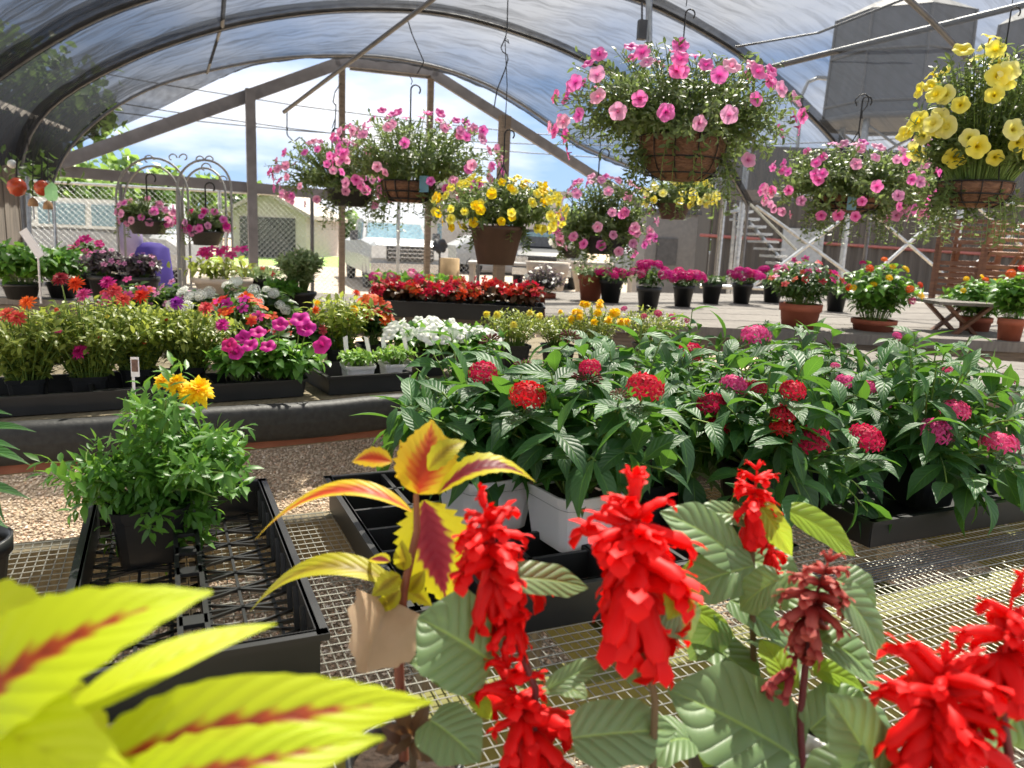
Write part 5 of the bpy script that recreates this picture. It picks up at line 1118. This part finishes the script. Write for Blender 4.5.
# ------------------------------------------------------------------ folding chairs stacked, little table
def fold_chair(label, x, y, t, yaw, lean):
    b = on_z(x, y, ZT); o = thing('folding_chair', label, 'chair', b, 'wooden folding chairs')
    X = A3(math.cos(yaw), math.sin(yaw), 0); Y_ = A3(-X[1], X[0], 0); d = nrm(UP*math.cos(lean)+X*math.sin(lean)); W_ = .42
    for sg in (-1, 1):
        MB().beam(b+Y_*sg*W_/2, b+Y_*sg*W_/2+d*.86, .022, .035, Y_).obj('rail', CHAIRW, o, False)
        MB().beam(b+Y_*sg*(W_/2-.03)+X*.05, b+Y_*sg*(W_/2-.03)+nrm(UP*math.cos(lean-.16)+X*math.sin(lean-.16))*.62+X*.05, .02, .03, Y_).obj('leg', CHAIRW, o, False)
    for k in range(5): MB().beam(b-Y_*W_/2+d*(.56+.07*k), b+Y_*W_/2+d*(.56+.07*k), .035, .014, np.cross(Y_, d)).obj('back_slat', CHAIRW, o, False)
    for k in range(6): MB().beam(b-Y_*W_/2+d*(.12+.06*k)+X*.03, b+Y_*W_/2+d*(.12+.06*k)+X*.03, .04, .014, np.cross(Y_, d)).obj('seat_slat', CHAIRW, o, False)
    return o
for i, (x, lean, lab) in enumerate([(953, -.2, 'folded wooden slat chair leaning on the far end of the chair group'), (968, .05, 'folded wooden slat chair second in the leaning group'), (985, .35, 'folded wooden slat chair tilted in the middle of the group'), (1003, .5, 'folded wooden slat chair tilted most, beside the terracotta edge pot'), (1022, .45, 'folded wooden slat chair cut by the frame edge')]):
    fold_chair(lab, x, 306-2*(i % 2), 5.0, .9+.25*i, -lean)
p = on_z(955, 345, ZS); o = thing('folding_table', 'small wooden folding table with crossed legs on the step', 'table', p); Xr = nrm(A3(CR[0], CR[1], 0)); Yr = nrm(A3(FW[0], FW[1], 0))
for k in range(5): MB().box(p+Yr*(k*.075-.1)+UP*.27, (.42, .065, .02), (Xr, Yr, UP)).obj('top_slat', PLANK, o, False)
for sy in (-.1, .15):
    MB().beam(p-Xr*.16+Yr*sy, p+Xr*.13+Yr*sy+UP*.26, .02, .035, Yr).obj('leg', CHAIRW, o, False); MB().beam(p+Xr*.16+Yr*(sy+.03), p-Xr*.13+Yr*(sy+.03)+UP*.26, .02, .035, Yr).obj('leg', CHAIRW, o, False)

# ------------------------------------------------------------------ outside: vehicles, house, tower, trees
WHITEC = solid('white_car_paint', '#888c90', '#92969a', .35); GLASS = solid('car_glass', '#5f7d8c', '#84a2ae', .1); TYRE = solid('tyre_rubber', '#1e1e1f', '#2a2a2a', .8); CHROME = solid('chrome', '#9a9c9e', '#b8babc', .2, .9)
def wheel(o, c, r_, ax):
    X = nrm(np.cross(ax, UP)); MB().lathe(c, [(.02, -.1), (r_*.55, -.11), (r_*.6, -.06), (r_, -.1), (r_*1.02, 0), (r_, .1), (r_*.6, .06), (.02, .08)], 20, (X, UP, ax)).obj('wheel', TYRE, o)
def vehicle(name, label, cat, c, yaw, secs, paint, wb, wr, extra=None, wheels=True):
    """secs: (y along length, half width, z low, z high) body sections; +y forward"""
    Y_ = A3(math.sin(yaw), math.cos(yaw), 0); X = A3(Y_[1], -Y_[0], 0); c = A3(c[0], c[1], 0); o = thing(name, label, cat, c); m = MB(); g = []
    for (y, hw, z0, z1) in secs:
        sh = [(-hw, z0), (-hw*1.02, (z0+z1)*.5), (-hw*.97, z1-.08), (-hw*.86, z1), (hw*.86, z1), (hw*.97, z1-.08), (hw*1.02, (z0+z1)*.5), (hw, z0), (-hw, z0)]
        g.append([c+X*x+Y_*y+UP*z for x, z in sh])
    m.grid(np.array(g))
    for e in (0, -1): vv = np.vstack([g[e][:-1], np.mean(g[e][:-1], 0)]); m.add(vv, [(i, (i+1) % 8, 8) for i in range(8)])
    m.obj('body', paint, o, False)
    if wheels:
        for y in wb:
            for sx_ in (-1, 1): wheel(o, c+X*sx_*(secs[1][1]-.08)+Y_*y+UP*wr, wr, X)
    if extra: extra(o, lambda x, y, z: c+X*x+Y_*y+UP*z, (X, Y_, UP))
    return o
def truck_extra(o, at, ax):
    def pane(n, q, mat, off): m = MB(); q = [at(*v) for v in q]; m.prism(np.array(q), off); return m.obj(n, mat, o, False)
    X, Y_, Z = ax
    g = [[at(x*hw, y, z) for x in np.linspace(-1, 1, 6)] for (y, hw, z) in ((.62, .9, 1.18), (.1, .78, 1.72), (-.6, .78, 1.8), (-1.5, .78, 1.78), (-1.75, .8, 1.24))]
    m = MB(); m.grid(np.array(g))
    for sx_ in (-1, 1): m.prism(np.array([at(sx_*.9, .62, 1.18), at(sx_*.78, .1, 1.72), at(sx_*.78, -.6, 1.8), at(sx_*.78, -1.5, 1.78), at(sx_*.82, -1.75, 1.24)]), X*sx_*.03)
    m.obj('cab', WHITEC, o, False)
    pane('windshield', [(-.82, .60, 1.22), (.82, .60, 1.22), (.72, .16, 1.67), (-.72, .16, 1.67)], GLASS, Y_*.03)
    for sx_ in (-1, 1): pane('side_window', [(sx_*.9, .4, 1.22), (sx_*.82, .05, 1.66), (sx_*.82, -.75, 1.7), (sx_*.88, -.75, 1.22)], GLASS, X*sx_*.045)
    gr_ = MB().box(at(0, 2.58, .92), (1.15, .06, .36), ax).obj('grille', BLACK, o, False)
    m = MB(); [m.box(at(0, 2.62, z), (1.12, .03, .025), ax) for z in (.84, .94, 1.03)]; m.obj('grille_bar', CHROME, gr_, False)
    for sx_ in (-1, 1):
        MB().box(at(sx_*.78, 2.56, .95), (.36, .08, .3), ax).obj('headlight', solid('lamp_glass', '#b8bcc0', '#d0d4d6', .1), o, False)
        MB().box(at(sx_*1.13, .45, 1.32), (.2, .1, .26), ax).obj('mirror', DKSTEEL, o, False)
    MB().box(at(0, 2.68, .58), (2.0, .16, .22), ax).obj('bumper', CHROME, o, False)
c = dep(393, 240, 21.5); vehicle('pickup_truck', 'white pickup truck parked facing the greenhouse beyond the fence', 'truck', c, math.radians(171), [(2.55, .96, .45, 1.12), (2.4, .99, .4, 1.2), (.7, 1., .4, 1.28), (-1.7, 1., .4, 1.26), (-1.8, 1., .4, 1.22), (-3.2, 1., .45, 1.22)], WHITEC, (1.6, -2.1), .38, truck_extra)
def van_extra(o, at, ax):
    X, Y_, Z = ax
    MB().box(at(0, 0, 1.55), (1.92, 3.6, .62), ax, 1.04).obj('cabin', solid('van_roof', '#b9c0c2', '#c8cecf', .35), o, False)
    for sx_ in (-1, 1):
        for k in range(3): MB().box(at(sx_*.99, -1.15+1.15*k, 1.52), (.04, 1.0, .44), ax).obj('window', GLASS, o, False)
    MB().box(at(0, 1.84, 1.5), (1.6, .05, .46), ax).obj('windshield', GLASS, o, False)
c = dep(88, 226, 17.5); vehicle('white_van', 'white and pale blue van parked behind the fence near the shed', 'van', c, math.radians(100), [(2.4, .9, .5, 1.0), (2.2, .96, .4, 1.15), (.6, 1., .35, 1.25), (-2.1, 1., .35, 1.25), (-2.3, .95, .45, 1.2)], WHITEC, (1.5, -1.4), .34, van_extra)
def suv_extra(o, at, ax):
    MB().box(at(0, -.5, 1.45), (1.6, 2.4, .5), ax, 1.12).obj('cabin', DKSTEEL, o, False); MB().box(at(0, .72, 1.42), (1.45, .08, .4), ax).obj('windshield', GLASS, o, False)
    for sx_ in (-1, 1): MB().box(at(sx_*.62, 2.02, .82), (.4, .08, .2), ax).obj('headlight', CHROME, o, False)
    MB().box(at(0, 2.05, .8), (.8, .06, .2), ax).obj('grille', BLACK, o, False); MB().box(at(0, 2.08, .5), (1.7, .12, .2), ax).obj('bumper', CHROME, o, False)
c = dep(552, 262, 24.); vehicle('dark_car', 'dark car seen between the yellow petunia pot and the pale pink basket', 'car', c, math.radians(200), [(2., .85, .4, .95), (1.8, .9, .35, 1.05), (.6, .92, .35, 1.2), (-1.8, .92, .35, 1.2), (-2., .88, .4, 1.15)], solid('dark_paint', '#2c2f34', '#3a3d42', .3), (1.3, -1.3), .33, suv_extra)
c = dep(500, 250, 30.); vehicle('parked_car', 'pale parked car far behind the brown hanging pot', 'car', c, math.radians(80), [(2., .85, .4, .95), (1.8, .9, .35, 1.05), (.6, .92, .35, 1.45), (-1.2, .92, .35, 1.45), (-2., .88, .4, 1.05)], WHITEC, (1.3, -1.3), .33)
c = dep(668, 258, 29.); vehicle('parked_car', 'pale parked car behind the tower bracing', 'car', c, math.radians(80), [(2., .85, .4, .95), (1.8, .9, .35, 1.05), (.6, .92, .35, 1.4), (-1.2, .92, .35, 1.4), (-2., .88, .4, 1.05)], WHITEC, (1.3, -1.3), .33)
# house
SIDING = solid('white_siding', '#a8a09a', '#b4aca6', .85, scale=3); ROOFT = solid('shingle_roof', '#8d857e', '#a49c94', .9, scale=3)
t = 36.; o = thing('small_house', 'small white house with a gabled roof and open lattice front', 'house', A3(*dep(270, 250, t)[:2], 0)); q = [dep(232, 258, t), dep(306, 258, t)]; a, b2 = q; a[2] = b2[2] = 0; dh = nrm(b2-a); nh = A3(-dh[1], dh[0], 0); Wd = np.linalg.norm(b2-a)
ze, zr = dep(232, 212, t)[2], dep(268, 194, t)[2]; pk = a+dh*Wd*.5
MB().prism(np.array([a, b2, b2+UP*ze, pk+UP*zr, a+UP*ze]), nh*7).obj('wall', SIDING, o, False)
for e0, e1, nm in ((a, pk, 0), (b2, pk, 1)):
    ov = (e0-pk); ov[2] = 0; e = pk+ov*1.22; z2 = ze-(zr-ze)*.22
    MB().prism(np.array([A3(e[0], e[1], z2)-nh*.5, A3(pk[0], pk[1], zr)-nh*.5, A3(pk[0], pk[1], zr+.18)-nh*.5, A3(e[0], e[1], z2+.18)-nh*.5]), nh*8).obj('roof_slope', ROOFT, o, False)
x0, x1 = Wd*.12, Wd*.86; z1 = dep(260, 217, t)[2]
MB().prism(np.array([a+dh*x0-nh*.04, a+dh*x1-nh*.04, a+dh*x1-nh*.04+UP*z1, a+dh*x0-nh*.04+UP*z1]), nh*.06).obj('open_bay', solid('dark_bay', '#303236', '#3a3c40', .9), o, False)
m = MB()
for i in range(-6, 12):
    for sg in (1, -1):
        xa = x0+(x1-x0)*i/10; xb = xa+z1*sg
        pa, pb = sorted(((xa, 0.), (xb, z1)))
        (xa, za), (xb, zb) = pa, pb
        if xb < x0 or xa > x1: continue
        if xa < x0: za += (zb-za)*(x0-xa)/(xb-xa); xa = x0
        if xb > x1: zb = za+(zb-za)*(x1-xa)/(xb-xa); xb = x1
        m.beam(a+dh*xa-nh*.08+UP*za, a+dh*xb-nh*.08+UP*zb, .05, .05)
m.obj('lattice', solid('grey_lattice', '#5e5e60', '#6c6c6e', .8), o, False)
m = MB().prism(np.array([A3(*dep(430, 262, 33.)[:2], 0), A3(*dep(560, 262, 33.)[:2], 0), A3(*dep(560, 262, 33.)[:2], 3.2), A3(*dep(430, 262, 33.)[:2], 4.0)]), A3(0, 3, 0)); o = thing('pale_building', 'pale building wall behind the pickup truck', 'building', A3(*dep(430, 262, 33.)[:2], 0)); m.obj('wall', SIDING, o, False)
for x in (450, 520): MB().box(dep(x, 236, 32.9), (1.1, .1, 1.0)).obj('window', GLASS, o, False)
MB().box(dep(495, 193, 34.), (6.2, 4, .2)).obj('roof', ROOFT, o, False)
# purple bundle, windmill, stump, white table
p, h = stand(150, 242, 8.2, 0.0); o = thing('purple_bundle', 'rounded violet cloth bundle behind the dark purple plants', 'bundle', p); VI = solid('violet_cloth', '#4a3c98', '#5c4cac', .8, scale=4, bump=.3)
MB().lathe(p, [(.1, 0), (.2, .05), (.24, .5), (.22, .8), (.18, h-.06), (.1, h-.01), (.01, h)], 22, squash=lambda q: 1+.06*np.cos(5*q)).obj('cloth', VI, o); MB().ball(dep(130, 240, 8.1), (.13, .13, .22)).obj('pale_fold', solid('lavender_cloth', '#b0a2cc', '#c4b8dc', .8), o)
p, h = stand(440, 246, 9., 0.); o = thing('garden_windmill', 'dark flower-shaped garden pinwheel on a stake beside the brown hanging pot', 'pinwheel', p); c = dep(440, 246, 9.)
MB().tube([p, c], .012, 6).obj('stake', DKSTEEL, o)
for k in range(7): m = MB(); a = k*2*PI/7; v = CR*math.cos(a)+CU*math.sin(a); leaves(m, c-FW*.02, v, -FW+rand(1, .2)[0], .1, .075, 'round', 6); m.obj('blade', DKSTEEL, o)
p = dep(449, 285, 9.); p[2] = 0; o = thing('log_post', 'pale cut log standing beside the pinwheel', 'log', p); zt = dep(449, 258, 9.)[2]; MB().lathe(p, [(.001, 0), (.12, 0), (.115, zt), (.001, zt)], 16).obj('trunk', solid('cut_log', '#a08660', '#b89c74', .9), o)
WT = solid('white_table', '#a09e9c', '#b0aeac', .6)
for lab, x0_, x1_, y, t in [('white slatted garden table behind the red begonias', 468, 540, 264, 10.), ('white garden bench behind the table corner', 540, 640, 270, 11.)]:
    c = dep((x0_+x1_)/2, y, t); W_ = (x1_-x0_)*t/F; o = thing('garden_table', lab, 'table', A3(c[0], c[1], 0), 'white garden furniture')
    for k in range(5): MB().box(c+Yr*(k*.12), (W_, .1, .03), (Xr, Yr, UP)).obj('top_slat', WT, o, False)
    for sx_ in (-.45, .45):
        for sy in (.02, .45): q = c+Xr*sx_*W_+Yr*sy; MB().box(A3(q[0], q[1], c[2]/2), (.06, .06, c[2]), (Xr, Yr, UP)).obj('leg', WT, o, False)
for i, (lab, x, t) in enumerate([('dark statuette on the white garden table', 487, 9.9), ('round stone planter behind the dark potted plant', 548, 8.8), ('pale planter beside the round stone planter', 592, 9.2)]):
    p, h = stand(x, 262 if i else 268, t, 0 if i else dep(500, 264, 10.)[2]); o = thing(['statuette', 'stone_planter', 'stone_planter'][i], lab, ['statuette', 'planter', 'planter'][i], p)
    if i: MB().lathe(p, [(.14, 0), (.15, .05), (.09, .15), (.12, h*.5), (.24, h*.92), (.26, h), (.2, h), (.02, h*.95)], 18).obj('bowl', solid('stone_bowl', '#a89c90'), o)
    else: MB().lathe(p, [(.06, 0), (.05, .05), (.025, .1), (.045, .16), (.02, .2), (.035, .24), (.001, .29)], 14).obj('figure', DKSTEEL, o)
# tank tower
TK = solid('tank_steel', '#565a60', '#646870', .7, .1, scale=3, stretch=(1, 1, .3)); TKD = solid('tank_dark', '#5a5c60', '#66686c', .7)
def tank(label, xl, xr, yt, ym, yb, t, legs_y):
    c = dep((xl+xr)/2, yb, t); o = thing('steel_tank', label, 'tank', A3(c[0], c[1], 0)); R = (xr-xl)/2*t/F*1.02; z0, z1, z2 = c[2], dep((xl+xr)/2, ym, t)[2], dep((xl+xr)/2, yt, t)[2]
    n = 8; a = np.arange(n+1)*2*PI/n+.52
    def rg(r_, z): return np.stack([c[0]+r_*np.cos(a), c[1]+r_*np.sin(a), np.full(n+1, z)], 1)
    m = MB(); m.grid(np.array([rg(.01, z0), rg(R*1.04, z0), rg(R*1.0, z1)])); m.obj('shell', TK, o, False)
    MB().grid(np.array([rg(R*1.02, z1), rg(R*.5, z2), rg(.01, z2+.02)])).obj('roof_cone', TKD, o, False)
    m = MB()
    for k in range(n): m.tube([rg(R*1.045, z0)[k], rg(R*1.01, z1)[k]], .05, 6)
    m.obj('corner_seam', TKD, o); m = MB()
    for f in (0., .14, .62): m.tube(rg(R*(1.05-.04*f), z0+(z1-z0)*f), .05 if f else .12, 6)
    m.obj('band', TKD, o)
    zb = dep((xl+xr)/2, legs_y, t)[2]
    for k in range(0, n, 2): q = rg(R*.8, z0)[k]; MB().tube([q, A3(q[0], q[1], 0)], .11, 8).obj('leg', STEEL, o)
    for k in range(0, n, 2):
        q, q2 = rg(R*.8, z0)[k], rg(R*.8, z0)[(k+2) % n]
        MB().tube([q-UP*.2, A3(q2[0], q2[1], zb)], .05, 6).obj('brace', STEEL, o); MB().tube([q2-UP*.2, A3(q[0], q[1], zb)], .05, 6).obj('brace', STEEL, o)
        MB().tube([A3(q[0], q[1], zb), A3(q2[0], q2[1], zb)], .06, 6).obj('girt', STEEL, o)
    return o
tank('large grey eight-sided steel tank raised on legs beyond the roof', 829, 955, 10, 27, 124, 26., 176)
tank('second grey tank farther back at the frame edge', 990, 1092, 10, 30, 116, 32., 176)
# steel shed under the tanks, lattice bracing, stair
BR = solid('brown_steel_shed', '#403e3e', '#4a4846', .85, .1, scale=3, stretch=(9, 9, .5))
o = thing('steel_shed', 'dim grey steel building behind the bracing below the tanks', 'building', A3(*dep(700, 280, 19.)[:2], 0)); a, b2 = dep(706, 290, 19.), dep(1120, 320, 19.); a[2] = b2[2] = 0; zt = dep(760, 150, 19.)[2]; dq = nrm(b2-a); Lq = np.linalg.norm(b2-a); m = MB(); g = []
for j in range(161): q = a+dq*Lq*j/160-A3(-dq[1], dq[0], 0)*.05*(j % 4 < 2); g.append([q, q+UP*zt])
m.grid(np.array(g)); m.obj('corrugated_wall', BR, o, False)
MB().prism(np.array([a+UP*zt, b2+UP*zt, b2+UP*(zt+.02), a+UP*(zt+.02)]), A3(-dq[1], dq[0], 0)*5).obj('roof', TKD, o, False)
m = MB(); m.prism(np.array([a, a+UP*zt, a+UP*zt+A3(-dq[1], dq[0], 0)*5, a+A3(-dq[1], dq[0], 0)*5]), -dq*.05); m.obj('end_wall', BR, o, False)
for x, y, ww, hh in ((757, 170, .5, .5), (800, 262, 1.0, 1.6), (930, 240, 1.2, 1.2)): MB().box(dep(x, y, 18.8), (ww, .1, hh), (dq, A3(-dq[1], dq[0], 0), UP)).obj('window', solid('dull_glass', '#7c8288', '#9098a0', .3), o, False)
MB().tube([dep(700, 235, 18.7), dep(1100, 262, 18.7)], .04, 6).obj('red_pipe', solid('red_pipe', '#7a4848', '#8a5250', .7), o)
o = thing('lattice_bracing', 'pale steel post and cross bracing frame behind the lantana and pink basket', 'frame', A3(*dep(852, 280, 12.6)[:2], 0)); t = 12.6
def stl(n_, p, q, r_=.035): MB().tube([dep(*p, t), dep(*q, t)], r_, 6).obj(n_, STEEL, o)
for x in (744, 852, 966): P = dep(x, 180, t); MB().tube([A3(P[0], P[1], 0), dep(x+4, 150, t)], .05, 8).obj('upright', STEEL, o)
for p, q in (((748, 290), (852, 212)), ((756, 206), (852, 276)), ((856, 290), (962, 196)), ((862, 204), (962, 290)), ((968, 270), (1060, 196)), ((970, 200), (1060, 280))): stl('brace', p, q, .03)
for y in (196, 290): stl('girt', (700, y-4), (1060, y+10), .035)
MB().beam(dep(719, 194, t), dep(772, 196, t), .1, .16).obj('timber_plate', WOODG, o, False)
o = thing('steel_stair', 'steel stair with bright handrail in front of the dim steel building', 'stair', A3(*dep(782, 270, 14.)[:2], 0)); t = 14.
for k in range(8): P = dep(738+6.2*k, 212+7.4*k, t); MB().box(P, (.3, .9, .04), (Xr, Yr, UP)).obj('tread', STEEL, o, False)
MB().tube([dep(734, 205, t), dep(788, 268, t)], .04, 6).obj('stringer', STEEL, o); MB().tube([dep(746, 200, t-.3), dep(796, 250, t-.3)], .025, 6).obj('handrail', ZINC, o)
P = dep(786, 268, t); MB().tube([P, A3(P[0], P[1], 0)], .04, 6).obj('prop', STEEL, o); P = dep(736, 207, t); MB().tube([P, A3(P[0], P[1], 0)], .04, 6).obj('prop', STEEL, o)
o = thing('yard_rack', 'dark equipment cabinet beside the slim braces behind the dianthus pots', 'cabinet', A3(*dep(660, 285, 15.)[:2], 0)); P = A3(o['_o']); MB().box(P+UP*1.0, (1.0, .8, 2.0)).obj('body', TKD, o, False); MB().box(P+UP*2.04, (1.1, .9, .08)).obj('lid', DKSTEEL, o, False); MB().box(P+UP*1.3-Yr*.42, (.4, .03, .5)).obj('door', DKSTEEL, o, False)
# power lines, street lamp
for lab, a, b2 in [('upper power line crossing behind the gable', (40, 62), (640, 142)), ('middle power line crossing behind the gable', (40, 90), (640, 160)), ('lower thick power line crossing behind the gable', (40, 103), (640, 146))]:
    A_, B_ = dep(*a, 40), dep(*b2, 44); tag(MB().tube([A_+(B_-A_)*q-UP*.5*4*q*(1-q)+UP*.5*0 for q in np.linspace(-.6, 1.6, 12)], .028, 5).obj('power_line', WIRE), lab, 'wire', 'power lines')
p = dep(803, 120, 30.); o = thing('street_lamp', 'thin curved street lamp beside the large tank', 'street lamp', A3(p[0], p[1], 0)); MB().tube([A3(p[0], p[1], 0), dep(802, 95, 30.), dep(808, 82, 30.), dep(818, 78, 30.)], .07, 8).obj('pole', STEEL, o); MB().box(dep(822, 78, 30.), (.5, .2, .12)).obj('lamp_head', STEEL, o, False)
# trees
def tree(label, x, ytop, ybot, wpx, t, mat='tree', n=1500, leaf=.3, seed=0):
    r = np.random.default_rng(seed); b = A3(*dep(x, 250, t)[:2], 0); o = thing('leafy_tree', label, 'tree', b, 'trees beyond the yard'); zt, zb = dep(x, ytop, t)[2], dep(x, ybot, t)[2]; zb = max(zb, .2); rx = wpx/2*t/F; c = A3(b[0], b[1], (zt+zb)/2); hz = (zt-zb)/2
    cl = nrm(r.normal(0, 1, (36, 3)))*r.uniform(.35, .85, (36, 1))*A3(rx, rx*.8, hz); P = c+cl[r.integers(0, 36, n)]+nrm(r.normal(0, 1, (n, 3)))*r.uniform(.1, .33, (n, 1))*A3(rx, rx, hz)
    lf = MB(); T = nrm(r.normal(0, 1, (n, 3))+A3(0, 0, -.2)); leaves(lf, P, T, nrm(r.normal(0, .7, (n, 3))+UP), leaf*r.uniform(.6, 1.2, n), leaf*.6, 'ovate', 4, .6); lf.obj('crown', G[mat], o)
    MB().tube([b, b+UP*max(.5, zb*.7), c], [.05*rx+.08, .04*rx+.07, .03], 8).obj('trunk', solid('bark', '#5a4c40', '#6e5e50', .95), o)
    for q in range(5): MB().tube([b+UP*max(.5, zb*.7), c+cl[q]*.4, c+cl[q]], [.05, .035, .02], 6).obj('branch', solid('bark', '#5a4c40'), o)
for i, (lab, x, yt, yb, w_, t, mt, n, lf_) in enumerate([
 ('big dark tree reaching over the shed, seen through the cloth', 20, 20, 190, 190, 14., 'treed', 2600, .26), ('sunlit bushy tree beyond the van', 120, 152, 232, 130, 30., 'tree', 1900, .5), ('pale bushy tree right behind the arch trellises', 185, 165, 232, 90, 48., 'tree', 1400, .5),
 ('low sunlit tree next to the shed roof', 70, 160, 225, 80, 26., 'tree', 1400, .42), ('round tree behind the house roof', 245, 182, 235, 70, 52., 'treed', 1000, .7), ('tree between the house and the pickup truck', 340, 205, 256, 60, 52., 'treed', 1000, .6), ('distant tree behind the pale building', 470, 205, 250, 110, 60., 'tree', 1100, .8), ('distant tree behind the yellow petunia pot', 560, 208, 262, 100, 66., 'treed', 1100, .8), ('distant tree beyond the parked cars', 650, 215, 262, 90, 72., 'tree', 1000, .8), ('distant tree left of the steel building', 690, 195, 255, 60, 50., 'treed', 800, .7)]):
    tree(lab, x, yt, yb, w_, t, mt, n, lf_, i+40)
